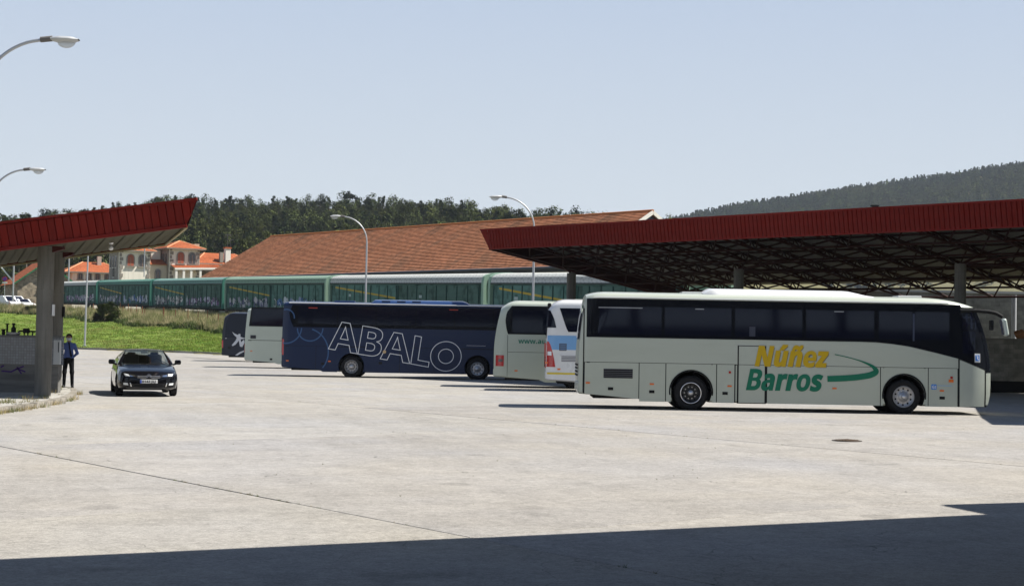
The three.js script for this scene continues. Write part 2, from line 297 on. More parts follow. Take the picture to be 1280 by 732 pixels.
{
  const kinds = ['eucalyptus', 'pine', 'broad', 'eucalyptus', 'pine', 'umbrella'];
  kinds.forEach((kind, ki) => {
    const g = leafCloud(crownClumps(kind), kind === 'umbrella' ? 56 : 66, .29, kind === 'umbrella' ? .6 : .85), tg = trunkGeo(kind === 'umbrella' ? 11.5 : 11, .2);
    const ms = [], cs = [];
    const n = kind === 'umbrella' ? 90 : 900;
    for (let i = 0; i < n; i++) {
      const u = rr(-330, 900), D = 285 + 290 * Math.pow(rnd(), .75), x = (u - 640) / F * D;
      const s = D > 455 ? rr(.62, .92) : rr(.72, 1.05);
      ms.push(M4(x, ground(x, D) - .3, -D, rnd() * 6.3, s * rr(.9, 1.1), s * rr(.85, 1.08)));
      const k = rr(.75, 1.2), warm = fbm(x / 40 + 50, D / 40, 256, 2);
      cs.push(kind === 'pine' ? rgb(.090 * k, .135 * k, .062 * k) : rgb((.105 + .095 * warm) * k, (.163 + .06 * warm) * k, .070 * k));
    }
    const wood = instanced('wooded_hillside', g, leafMat, ms, cs); stuff(wood); wood.userData.label = ['blue green crowns', 'dark pointed pines', 'round leafy crowns', 'tall loose crowns', 'slim conifers', 'flat topped pines'][ki] + ' of the wood on the near hillside'; wood.userData.category = 'wood';
    const tr = instanced('wooded_hillside_trunks', tg, barkMat, ms); stuff(tr); tr.userData.label = 'bare stems under the ' + ['blue green crowns', 'dark pointed pines', 'round leafy crowns', 'tall loose crowns', 'slim conifers', 'flat topped pines'][ki] + ' on the near hillside'; tr.userData.category = 'wood';
  });
  // far hill
  ['pine', 'broad'].forEach((kind, ki) => {
    const g = leafCloud(crownClumps(kind), 13, .85, .9), ms = [], cs = [];
    for (let i = 0; i < 5200; i++) { const u = rr(740, 1480), D = 1050 + 680 * Math.pow(rnd(), .7), x = (u - 640) / F * D, s = rr(.55, .95); ms.push(M4(x, ground(x, D) - .5, -D, rnd() * 6.3, s * 1.15, s)); const k = rr(.7, 1.25), w = fbm(x / 90, D / 90, 256, 3); cs.push(rgb((.050 + .065 * w) * k, (.088 + .045 * w) * k, .040 * k)); }
    const o = instanced('wooded_mountain', g, leafMat, ms, cs); stuff(o); o.userData.label = ki ? 'rounded trees of the wood on the distant hazy hill' : 'pointed trees of the wood on the distant hazy hill'; o.userData.category = 'wood';
  });
  // trees that stand out against the sky
  const tall = [[437, 239, 'umbrella', 'tallest flat topped pine breaking the skyline of the wooded hill'], [463, 248, 'umbrella', 'small round headed pine beside the tallest skyline pine'], [395, 251, 'umbrella', 'slender pine with see-through crown on the wooded skyline'], [240, 243, 'umbrella', 'spreading pine on the skyline above the red canopy tip'], [288, 246, 'umbrella', 'leaning pine on the skyline above the twin towered house'],
    [195, 248, 'umbrella', 'mushroom shaped pine on the skyline behind the red canopy'], [525, 253, 'umbrella', 'thin flat topped pine over the middle of the long tiled roof'], [722, 256, 'broad', 'broad dome shaped tree over the right part of the long tiled roof'], [55, 259, 'broad', 'bushy round tree showing above the red canopy edge'], [140, 253, 'pine', 'pointed conifer rising above the red canopy edge']];
  for (const [u, v, kind, label] of tall) {
    const D = 541, top = at(u, v, D), gh = ground(top.x, D), h = top.y - gh, base = kind === 'umbrella' ? 12.6 : kind === 'pine' ? 13.4 : 12.6, s = h / base;
    const t = thing('skyline_tree', label, 'tree', [top.x, gh, -D], rnd() * 6, 'trees standing out on the skyline');
    const sw = kind === 'umbrella' ? s * .72 : s * .8;
    part('trunk', trunkGeo(kind === 'umbrella' ? 11.4 : 11, .26).scale(sw, s, sw), barkMat, t);
    part('crown', leafCloud(crownClumps(kind), 70, .34, kind === 'umbrella' ? .6 : .85).scale(sw, s, sw), mat([.08, .12, .05], .85, 0, { transmission: .2, thickness: 0 }), t);
  }
}

// ---------------------------------------------------------------- coaches (local x: rear -> front, z: + to the near side)
const paintTex = tex(256, 256, (u, v) => { const k = .93 + .10 * fbm(u * 5, v * 5, 5, 4) + .02 * rnd(); return [k, k, k * (.985 + .02 * fbm(u * 3 + 4, v * 3, 3, 3))]; }), paintRough = tex(256, 256, (u, v) => { const k = .75 + .5 * (fbm(u * 7 + 3, v * 4, 7, 4) - .3); return [k, k, k]; }, false);
const paint = (c, metal = .15, rough = .38) => mat(c, rough, metal, { clearcoat: .6, clearcoatRoughness: .12, map: paintTex, roughnessMap: paintRough });
const CM = {
  glass: mat([.005, .006, .014], .05, 0, { specularIntensity: .62, specularColor: rgb(.8, .88, 1) }), band: mat([.004, .005, .008], .2, 0, { specularIntensity: .3 }), rubber: mat([.012, .012, .012], .75), tyre: mat([.018, .018, .019], .85),
  rim: mat([.42, .42, .43], .42, .75), hub: mat([.55, .55, .56], .28, .9), darkrim: mat([.06, .06, .06], .5, .4), chrome: mat([.8, .8, .82], .15, 1), under: mat([.02, .02, .021], .9), orange: mat([.75, .16, .02], .3, 0, { clearcoat: 1 }), red: mat([.42, .012, .012], .22, 0, { clearcoat: 1 }), white: mat([.66, .66, .65], .4, 0, { clearcoat: .5 }),
  grey: mat([.10, .10, .11], .6), lens: mat([.75, .77, .78], .12, .1, { clearcoat: 1 }), blind: mat([.32, .33, .34], .8),
};
const evalr = new Evaluator(); evalr.useGroups = false; evalr.attributes = ['position', 'normal', 'uv'];
function coach(name, label, cfg) {
  const { L, H, RO, WB, rake = .6, rearRake = .22, W = 1.26, skirt = .24, tail = .42, pm, pos, rearRound = .35, group, turn = 0 } = cfg;
  const g = thing(name, label, 'bus', pos, turn, group);
  const xr = (y) => rearRake * Math.pow(clamp((y - 1.5) / (H - 1.5), 0, 1.1), 1.6) + .05 * Math.pow(clamp((.9 - y) / .6, 0, 1), 2);
  const xf = (y) => L - rake * Math.pow(clamp((y - 1.15) / (H - 1.15), 0, 1.05), 1.9) - .10 * Math.pow(clamp((.8 - y) / .6, 0, 1), 2);
  const lean = (y) => W - .02 * (y - .3);
  const zs = (x, y) => { const dr = clamp((x - xr(y)) / rearRound, 0, 1), df = clamp((xf(y) - x) / .75, 0, 1); return lean(y) * (1 - .10 * Math.pow(1 - dr, 2.2) - .17 * Math.pow(1 - df, 2.2)); };
  const yb = (x) => x < RO - .7 ? lerp(tail, skirt + .05, clamp(x / (RO - .7), 0, 1)) : skirt;
  const rd = cfg.rearDrop ?? .30, yt = (x) => H - rd * Math.pow(clamp(1 - x / .7, 0, 1), 2.6) - .22 * Math.pow(clamp(1 - (L - x) / 1.6, 0, 1), 2.4);
  // shell
  const st = []; for (let i = 0; i <= 8; i++) st.push(Math.pow(i / 8, 1.6) * .09); for (let i = 1; i <= 16; i++) st.push(.09 + .78 * i / 16); for (let i = 1; i <= 9; i++) st.push(1 - .13 * Math.pow(1 - i / 9, 1.5));
  const half = []; half.push(['b', 0], ['b', .5], ['b', .93]); for (let i = 0; i <= 9; i++) half.push(['s', i / 9]); for (let i = 1; i <= 5; i++) half.push(['c', i / 5]); for (let i = 1; i <= 4; i++) half.push(['r', 1 - i / 4]);
  const R = .2, prof = (s, [k, t]) => {
    const x0 = s * L, b = yb(x0), top = yt(x0); let y, z;
    const X = (yy) => lerp(xr(yy), xf(yy), s);
    if (k === 'b') { y = b; z = zs(X(y), y) * t; }
    else if (k === 's') { y = lerp(b + .05, top - .06 - R, t); z = zs(X(y), y); }
    else if (k === 'c') { const th = t * Math.PI / 2; y = top - .06 - R + R * Math.sin(th); z = zs(X(y), y) - R + R * Math.cos(th); }
    else { const z0 = zs(X(top - .06), top - .06) - R; z = z0 * t; y = top - .06 * t * t; }
    return V(X(y), y, z);
  };
  const loop = [...half.map((h) => [h, 1]), ...half.slice(1, -1).reverse().map((h) => [h, -1])], P = [], ix = [], n = loop.length;
  for (const s of st) for (const [h, sg] of loop) { const p = prof(s, h); P.push(p.x, p.y, p.z * sg); }
  for (let i = 0; i < st.length - 1; i++) for (let j = 0; j < n; j++) { const a = i * n + j, b = i * n + (j + 1) % n, c = a + n, d = b + n; ix.push(a, b, d, a, d, c); }
  for (const e of [0, st.length - 1]) { const c = P.length / 3; let m = V(0, 0, 0); for (let j = 0; j < n; j++) m.add(V(...P.slice((e * n + j) * 3, (e * n + j) * 3 + 3))); m.divideScalar(n); if (e) m.x += .05; else m.x -= .03; P.push(m.x, m.y, m.z); for (let j = 0; j < n; j++) e ? ix.push(e * n + j, e * n + (j + 1) % n, c) : ix.push(e * n + (j + 1) % n, e * n + j, c); }
  let bg = new THREE.BufferGeometry(); bg.setAttribute('position', new THREE.Float32BufferAttribute(P, 3)); bg.setAttribute('uv', new THREE.BufferAttribute(new Float32Array(P.length / 3 * 2), 2)); bg.setIndex(ix); bg.computeVertexNormals();
  let br = new Brush(bg); br.updateMatrixWorld();
  const wx = [RO, RO + WB, ...(cfg.tag ? [cfg.tag] : [])], AR = cfg.arch ?? .60;
  for (const x of wx) for (const sg of [-1, 1]) { const c = new Brush(new THREE.CylinderGeometry(AR, AR, .9, 28).rotateX(Math.PI / 2)); c.position.set(x, .53, sg * 1.05); c.updateMatrixWorld(); br = evalr.evaluate(br, c, SUBTRACTION); br.updateMatrixWorld(); }
  part('body', toCreasedNormals(br.geometry.index ? br.geometry.toNonIndexed() : br.geometry, .55), pm, g);
  part('underframe', box(L - .9, .25, 2.0, L / 2, .42, 0), CM.under, g);
  // panels that follow the side
  const fx = (v) => typeof v === 'function' ? v : () => v;
  function patch(nm, m, x0, x1, y0, y1, off = .01, side = 1, parent = g, nx = 8, ny = 5) {
    const X0 = fx(x0), X1 = fx(x1), Y0 = fx(y0), Y1 = fx(y1);
    const span = Math.abs(X1(2) - X0(2)), warp = (s) => span < 3 ? s : s < .3 ? s / .3 * (1.1 / span) : s > .75 ? 1 - (1 - s) / .25 * (1.0 / span) : lerp(1.1 / span, 1 - 1.0 / span, (s - .3) / .45);
    if (span >= 3) nx = Math.max(nx, 40);
    const pt = (s_, t, o) => { const s = warp(s_); let y = lerp(Y0((X0(2) + X1(2)) / 2), Y1((X0(2) + X1(2)) / 2), t), x = lerp(X0(y), X1(y), s); y = lerp(Y0(x), Y1(x), t); x = lerp(X0(y), X1(y), s); return V(x, y, side * (zs(x, y) + o)); };
    const gs = [grid(nx, ny, (s, t) => pt(s, t, off))];
    for (const e of [(k) => [k, 0], (k) => [k, 1]]) gs.push(grid(nx, 1, (k, d) => pt(...e(k), off - d * (off + .015))));
    for (const e of [(k) => [0, k], (k) => [1, k]]) gs.push(grid(ny, 1, (k, d) => pt(...e(k), off - d * (off + .015))));
    return part(nm, gs, m, parent);
  }
  const onSide = (geo, off, side = 1) => { const p = geo.attributes.position; for (let i = 0; i < p.count; i++) p.setZ(i, side * (zs(p.getX(i), p.getY(i)) + off + p.getZ(i))); geo.computeVertexNormals(); return geo; };
  // wheels
  wx.forEach((x, i) => { for (const sg of [1, -1]) {
    const w = new THREE.Group(); w.name = 'wheel'; w.position.set(x, .5, sg * (W - .2)); if (sg < 0) w.rotation.y = Math.PI; g.add(w);
    const front = i === 1, wd = .15;
    const tp = [[.30, -wd], [.44, -wd], [.485, -wd * .8], [.5, -wd * .4], [.5, wd * .4], [.485, wd * .8], [.44, wd], [.40, wd * 1.02], [.315, wd * .96], [.29, wd * .6]];
    part('tyre', new THREE.LatheGeometry(tp.map(([r, z]) => new THREE.Vector2(r, z)), 40).rotateX(Math.PI / 2), CM.tyre, w);
    const rp = front ? [[.3, .10], [.315, .15], [.295, .155], [.275, .10], [.2, .07], [.13, .10], [.10, .17], [.001, .18]] : [[.3, .10], [.315, .15], [.29, .15], [.27, .0], [.2, -.04], [.14, -.02], [.12, .06], [.105, .10], [.001, .12]];
    const rim = part('rim', new THREE.LatheGeometry(rp.map(([r, z]) => new THREE.Vector2(r, z)), 36).rotateX(Math.PI / 2), cfg.rim?.[i] ?? CM.rim, w);
    if (cfg.rim?.[i] === CM.darkrim) part('rim_ring', new THREE.TorusGeometry(.298, .013, 8, 40).translate(0, 0, .152), CM.chrome, w);
    const nuts = []; for (let k = 0; k < 10; k++) { const a = k * .6283; nuts.push(new THREE.CylinderGeometry(.018, .018, .04, 6).rotateX(Math.PI / 2).translate(Math.cos(a) * .17, Math.sin(a) * .17, front ? .10 : -.01)); }
    stuff(part('wheel_nuts', nuts, CM.hub, w));
    const holes = []; for (let k = 0; k < 10; k++) { const a = k * .6283 + .3; holes.push(new THREE.CylinderGeometry(.03, .03, .01, 10).rotateX(Math.PI / 2).translate(Math.cos(a) * .235, Math.sin(a) * .235, front ? .088 : -.022)); }
    stuff(part('vent_holes', holes, CM.under, w));
    part('hub_cap', new THREE.SphereGeometry(.085, 14, 8, 0, 6.3, 0, 1.57).rotateX(Math.PI / 2).translate(0, 0, front ? .16 : .09), CM.hub, w);
    part('arch_end', new THREE.CircleGeometry(AR - .004, 28).translate(0, .03, -.435), CM.under, w);
    part('wheel_arch', grid(20, 1, (s, t) => { const a = Math.PI * s * 1.08 - .13; return V(Math.cos(a) * (AR - .012), Math.sin(a) * (AR - .012) + .03, lerp(.185, -.44, t)); }), CM.under, w);
    if (!front && i === 0) part('inner_tyre', new THREE.CylinderGeometry(.49, .49, .28, 30).rotateX(Math.PI / 2).translate(0, 0, -.34), CM.tyre, w);
  } });
  // rear end, seen only from a step aside
  part('rear_window', grid(8, 6, (s, t) => { const y = lerp(2.0, H - .42, t), z = (s - .5) * 1.9; return V(xr(y) - .035 + .02 * Math.abs(s - .5), y, z); }), CM.glass, g);
  for (let k = 0; k < 4; k++) part('rear_grille_slat', box(.03, .05, 1.3, -.02, .95 + k * .1, 0), CM.under, g);
  part('rear_bumper', rbox(.14, .30, 2.15, .05, .60, 0, .05), cfg.bumper ?? pm, g);
  // front end
  part('windscreen', grid(10, 8, (s, t) => { const y = lerp(1.25, H - .38, t), z = (s - .5) * 1.96; return V(xf(y) + .062 - .10 * Math.pow(Math.abs(s - .5) * 2, 3), y, z); }), CM.glass, g);
  for (const sg of [-1, 1]) part('headlamp', rbox(.06, .16, .36, L - .03, .78, sg * .78, .03), CM.lens, g);
  for (const sg of [-1, 1]) part('wiper', rod(V(L + .05, 1.28, sg * .1), V(xf(1.9) + .08, 1.9, sg * .75), .014, 5), CM.rubber, g);
  // far side band
  patch('side_glazing', CM.glass, .45, L - .9, 2.05, H - .34, .008, -1, g, 16, 4);
  return { g, patch, onSide, zs, xr, xf, L, H };
}
const textShape = (s, w = 1, h = 1, shear = 0) => { // outlines of a word, baseline at 0, scaled to width w (total) and cap height h
  const sh = font.generateShapes(s, 1), pts = (c) => c.getPoints(8); let mn = 1e9, mx = -1e9, top = 0; const out = sh.map((q) => [pts(q), q.holes.map(pts)]);
  for (const [o] of out) for (const p of o) { mn = Math.min(mn, p.x); mx = Math.max(mx, p.x); }
  for (const p of font.generateShapes('N', 1)[0].getPoints(2)) top = Math.max(top, p.y);
  const f = (p) => { const y = p.y / top * h; return [(p.x - mn) / (mx - mn) * w + y * shear, y]; };
  return out.map(([o, hs]) => [o.map(f), hs.map((k) => k.map(f))]);
};
const fillText = (shapes, x, y, th = .006) => merge(shapes.map(([o, hs]) => extr(o, th, 0, hs).translate(x, y, 0)));
function ribbon(pts, hw, closed = true, th = .004) { // flat line of half width hw along a 2-d path
  const q = [], n = pts.length, at_ = (i) => closed ? pts[(i + n) % n] : pts[clamp(i, 0, n - 1)];
  const off = pts.map((p, i) => { const a = at_(i - 1), b = at_(i + 1); let d1 = [p[0] - a[0], p[1] - a[1]], d2 = [b[0] - p[0], b[1] - p[1]]; const l1 = Math.hypot(...d1) || 1, l2 = Math.hypot(...d2) || 1; d1 = l1 === 1 && d1[0] === 0 && d1[1] === 0 ? [d2[0] / l2, d2[1] / l2] : [d1[0] / l1, d1[1] / l1]; d2 = d2[0] === 0 && d2[1] === 0 ? d1 : [d2[0] / l2, d2[1] / l2]; let nx = -(d1[1] + d2[1]), ny = d1[0] + d2[0]; const l = Math.hypot(nx, ny) || 1; nx /= l; ny /= l; const c = Math.max(.4, nx * -d1[1] + ny * d1[0]); const w = typeof hw === 'function' ? hw(i / (n - 1)) : hw; return [nx * w / c, ny * w / c]; });
  const m = closed ? n : n - 1;
  for (let i = 0; i < m; i++) { const j = (i + 1) % n, a = pts[i], b = pts[j], oa = off[i], ob = off[j]; q.push([V(a[0] - oa[0], a[1] - oa[1], th), V(b[0] - ob[0], b[1] - ob[1], th), V(b[0] + ob[0], b[1] + ob[1], th), V(a[0] + oa[0], a[1] + oa[1], th)]); }
  return quadGeo(q);
}
const dedupe = (pts) => pts.filter((p, i) => { const q = pts[(i + pts.length - 1) % pts.length]; return Math.hypot(p[0] - q[0], p[1] - q[1]) > 1e-4; });
const row = 'coaches parked side by side in the bus yard';

// --- pale green coach with the yellow and green lettering
{
  const p = 43.1, sx = (u) => (u - 721.5) / p, sy = (u, v) => (512 + (u - 862) * .0226 - v) / p, a = gnd(862, 512), b = gnd(1128, 518), z = (a.z + b.z) / 2;
  const pm = paint([.43, .46, .385], .04, .5);
  const c = coach('coach', 'pale green coach with yellow and green lettering on its side', { L: 12.0, H: 3.42, RO: sx(862), WB: (1128 - 862) / p, pm, pos: [a.x - sx(862), 0, z - 1.24], group: row, rake: .62, rearDrop: .10, rim: [CM.darkrim, CM.rim] });
  const { g, patch, onSide } = c, P = (nm, m, u0, u1, y0, y1, off, par, nx, ny) => patch(nm, m, sx(u0), sx(u1), y0, y1, off, 1, par, nx, ny);
  const bt = 2.07, top = 3.19, belt = 1.345;
  const bandLow = (x) => { const u = x * p + 721.5; return u < 1080 ? bt : bt - pw([[1080, 0], [1098, .01], [1130, .09], [1169, .29], [1196, .44], [1231, .76], [1260, .95]], u); };
  const band = P('window_band', CM.band, 730.5, 1199, bandLow, top, .009, g, 40, 6);
  patch('door_glass_band', CM.band, sx(1198), (y) => c.xf(y) - .02, (x) => bandLow(x), 3.12, .011, 1, g, 12, 8); patch('screen_edge', CM.band, (y) => c.xf(y) - .14, (y) => c.xf(y) - .004, 1.24, 3.05, .014, 1, g, 4, 10);
  for (const [u0, u1] of [[733, 824], [828, 911.5], [916, 1000], [1005, 1090], [1096, 1138], [1141, 1184]]) { const w = P('window', CM.glass, u0, u1, bt + .09, top - .22, .012, g, 6, 3); }
  P('curtain', mat([.055, .065, .10], .8), 1138.4, 1140.6, bt + .05, top - .28, .015, g, 1, 2); P('curtain', mat([.05, .055, .075], .8), 934, 941.5, bt + .1, bt + .38, .014, g, 1, 1);
  P('window', CM.glass, 1200, 1219, 2.5, 3.0, .013, g, 3, 3); P('window', CM.glass, 1201, 1217, 1.78, 2.42, .013, g, 3, 3);
  for (const [u0, u1] of [[745, 800], [866, 877], [1040, 1052]]) P('roller_blind_edge', CM.blind, u0, u1, top - .27, top - .245, .016, g, 2, 1);
  part('rain_gutter', rbox(10.3, .035, .05, 5.55, 3.225, 1.215, .012), mat([.62, .64, .63], .4), g);
  // upper panels
  for (const [u0, u1] of [[729, 919.6], [955.4, 1195]]) P('side_panel', pm, u0, u1, belt + .008, (x) => bandLow(x) - .012, .011, g, 24, 3);
  for (const u of [728.4, 796.8, 830.2, 893.8, 916.4, 956.5, 1098.4, 1158.1, 1195]) P('panel_joint', CM.rubber, u - 1, u + 1, u < 800 ? lerp(.45, .31, (u - 722) / 75) : .245, belt, .006, g, 1, 3);
  P('panel_joint', CM.rubber, 729, 919, belt - .02, belt + .02, .006, g, 30, 1); P('panel_joint', CM.rubber, 956, 1194, belt - .02, belt + .02, .006, g, 30, 1);
  // hatches
  const sk = (x) => x < 1.75 ? lerp(.45, .30, x / 1.75) : .235;
  for (const [u0, u1] of [[729, 796.3], [797.3, 829.7], [894.3, 915.9], [957, 1097.9], [1158.6, 1194.6]]) P('luggage_hatch', pm, u0, u1, sk, belt - .006, .011, g, 8, 3);
  for (const [u0, u1] of [[830.8, 837], [888.6, 893.2], [1099, 1101.8], [1154.6, 1157.6]]) P('wing_panel', pm, u0, u1, sk, belt - .006, .009, g, 2, 3);
  for (const [uc] of [[862], [1128]]) patch('wing_top', pm, sx(uc) - .58, sx(uc) + .58, 1.18, belt - .006, .009, 1, g, 8, 1);
  for (const uc of [862, 1128]) { const arc = []; for (let k = 0; k <= 24; k++) { const th = -.15 + (Math.PI + .3) * k / 24; arc.push([sx(uc) + Math.cos(th) * .62, .53 + Math.sin(th) * .62]); } part('arch_trim', onSide(ribbon(arc, .022, false), .012), CM.rubber, g); }
  // doors
  const door = P('door', CM.rubber, 919.3, 955.7, .225, 1.9, .007, g, 4, 3);
  P('door_panel', pm, 921.3, 953.7, .25, belt - .006, .014, door, 4, 2); P('door_panel', pm, 921.3, 953.7, belt + .008, 1.88, .014, door, 4, 2);
  const fd = patch('front_door', CM.rubber, sx(1195.6), (y) => Math.min(sx(1233), c.xf(y) - .04), .24, (x) => bandLow(x) - .004, .005, 1, g, 8, 4);
  patch('door_panel', pm, sx(1197.4), sx(1229.8), .25, (x) => bandLow(x) - .02, .014, 1, fd, 8, 3);
  patch('front_corner', pm, sx(1232), (y) => c.xf(y) - .01, .3, 1.22, .008, 1, g, 5, 3);
  // rear corner strip
  patch('rear_corner_seam', CM.rubber, sx(726.6), sx(728), .46, 2.9, .004, 1, g, 1, 8);
  // vents, lamps, handles
  const vent = P('engine_grille', CM.grey, 752.4, 789, sy(770, 471.5), sy(770, 459.8), .014, g, 4, 1);
  for (let k = 0; k < 5; k++) P('slat', k % 1 ? pm : CM.rubber, 752.8, 788.6, sy(770, 471.2 - k * 2.3), sy(770, 470.0 - k * 2.3), .024, vent, 3, 1);
  for (const [u, v] of [[733, 477], [813, 479], [910, 482], [1041, 485.4], [1175, 489]]) P('marker_lamp', CM.orange, u - 2.6, u + 2.6, sy(u, v + 1), sy(u, v - 1), .026, g, 2, 1);
  for (const [u, v] of [[761.5, 484.5], [813, 488.5], [904.5, 491], [1175.5, 498]]) P('flap_handle', CM.rubber, u - 3.3, u + 3.3, sy(u, v + 1.8), sy(u, v - 1.8), .02, g, 2, 1);
  P('fuel_cap', CM.red, 908.8, 911.6, sy(910, 466.2), sy(910, 463.4), .022, g, 2, 1); P('side_repeater', CM.orange, 1183.5, 1189.5, sy(1186, 478.6), sy(1186, 475), .03, g, 2, 1); P('lock', CM.red, 1185.6, 1188.6, sy(1187, 474), sy(1187, 471.4), .024, g, 2, 1);
  // stickers
  const blue = mat([.05, .22, .62], .5), st = P('sticker', blue, 1162, 1168.4, sy(1165, 487.4), sy(1165, 481), .018, g, 1, 1);
  part('sticker_print', onSide(fillText(textShape('Gt', .11, .09), sx(1163), sy(1165, 486.2)), .02), CM.white, st);
  P('sticker_line', mat([.25, .42, .62], .6), 1170, 1188, sy(1178, 483.2), sy(1178, 482.4), .016, g, 1, 1);
  const badge = P('access_sticker', CM.white, 1216.2, 1223.6, sy(1220, 454), sy(1220, 443), .018, g, 1, 1); P('access_symbol', blue, 1217.2, 1222.6, sy(1220, 452), sy(1220, 445), .022, badge, 1, 1);
  { const s = [[1218.6, 446.2], [1220.6, 447], [1219.6, 449], [1221.6, 451]].map(([u, v]) => [sx(u), sy(u, v)]); part('access_print', onSide(ribbon(s, .014, false), .026), CM.white, badge); }
  // lettering
  const yel = mat([.52, .34, .012], .5), shadow = mat([.13, .14, .12], .6), gre = mat([.012, .15, .085], .5);
  const word = (s, u0, u1, vb, vt, m, sh, nm) => { const h = sy(u0, vt) - sy(u0, vb), w = sx(u1) - sx(u0) - h * .2, ts = textShape(s, w, h, .2); const fat = (d) => ts.map(([o, hs]) => [o, hs]);
    if (sh) part(nm + '_outline', onSide(merge(ts.map(([o, hs]) => extr(o, .003, 0, hs).translate(sx(u0) + .035, sy(u0, vb) - .03, 0))), .0155), sh, g);
    const parts = [fillText(ts, sx(u0), sy(u0, vb) - .0)]; for (const [o, hs] of ts) for (const l of [o]) parts.push(ribbon(dedupe(l), .022, true, .005).translate(sx(u0), sy(u0, vb), 0)); part(nm, onSide(merge(parts), .017), m, g); };
  word('Núñez', 942, 1034, 456.5, 432.6, yel, shadow, 'yellow_lettering'); word('Barros', 931.5, 1027.5, 486.2, 461.4, gre, null, 'green_lettering');
  { const cp = [[1041, 443.2], [1058, 447], [1076, 452.5], [1089, 459], [1093, 464.5], [1087, 468.5], [1072, 471.4], [1052, 473], [1032, 473.6]].map(([u, v]) => V(sx(u), sy(u, v), 0)); const pts = new THREE.CatmullRomCurve3(cp).getPoints(60).map((q) => [q.x, q.y]); part('green_swoosh', onSide(ribbon(pts, (t) => .012 + .075 * smooth(.15, .62, t), false), .018), gre, g); }
  // roof
  const ac = part('roof_unit', grid(24, 8, (s, t) => { const x = lerp(sx(878), sx(1092), s), q = Math.min(smooth(-.002, .012, s), 1 - smooth(.84, 1, s)); const w = lerp(.85, 1.0, smooth(0, .05, s)); const th = Math.PI * t; return V(x, 3.30 + (.10 + .15 * q) * Math.pow(Math.sin(th), .45) + .02, -Math.cos(th) * w); }), CM.white, g);
  for (const x of [3.4, 9.8]) part('roof_hatch', rbox(.7, .05, .7, x, 3.43, 0, .02), CM.white, g);
  // mirror
  for (const sg of [1, -1]) part('mirror_arm', tube([V(sx(1198), 3.02, sg * 1.2), V(sx(1222), 3.02, sg * 1.27), V(sx(1240), 2.97, sg * 1.3), V(sx(1249), 2.86, sg * 1.32)], .055, 18, 8), CM.rubber, g);
  for (const sg of [1, -1]) { const m = part('mirror', rbox(.15, .52, .24, 0, 0, 0, .07, 3).rotateZ(.18).translate(sx(1252), 2.56, sg * 1.33), sg > 0 ? mat([.46, .52, .47], .3, .1, { clearcoat: .6 }) : CM.rubber, g); part('mirror_glass', box(.012, .44, .2, 0, 0, 0).rotateZ(.18).translate(sx(1252) - .084, 2.56, sg * 1.33), CM.chrome, m); part('wide_mirror', rbox(.1, .3, .2, sx(1237), 2.62, sg * 1.2, .04), CM.rubber, m); }
}
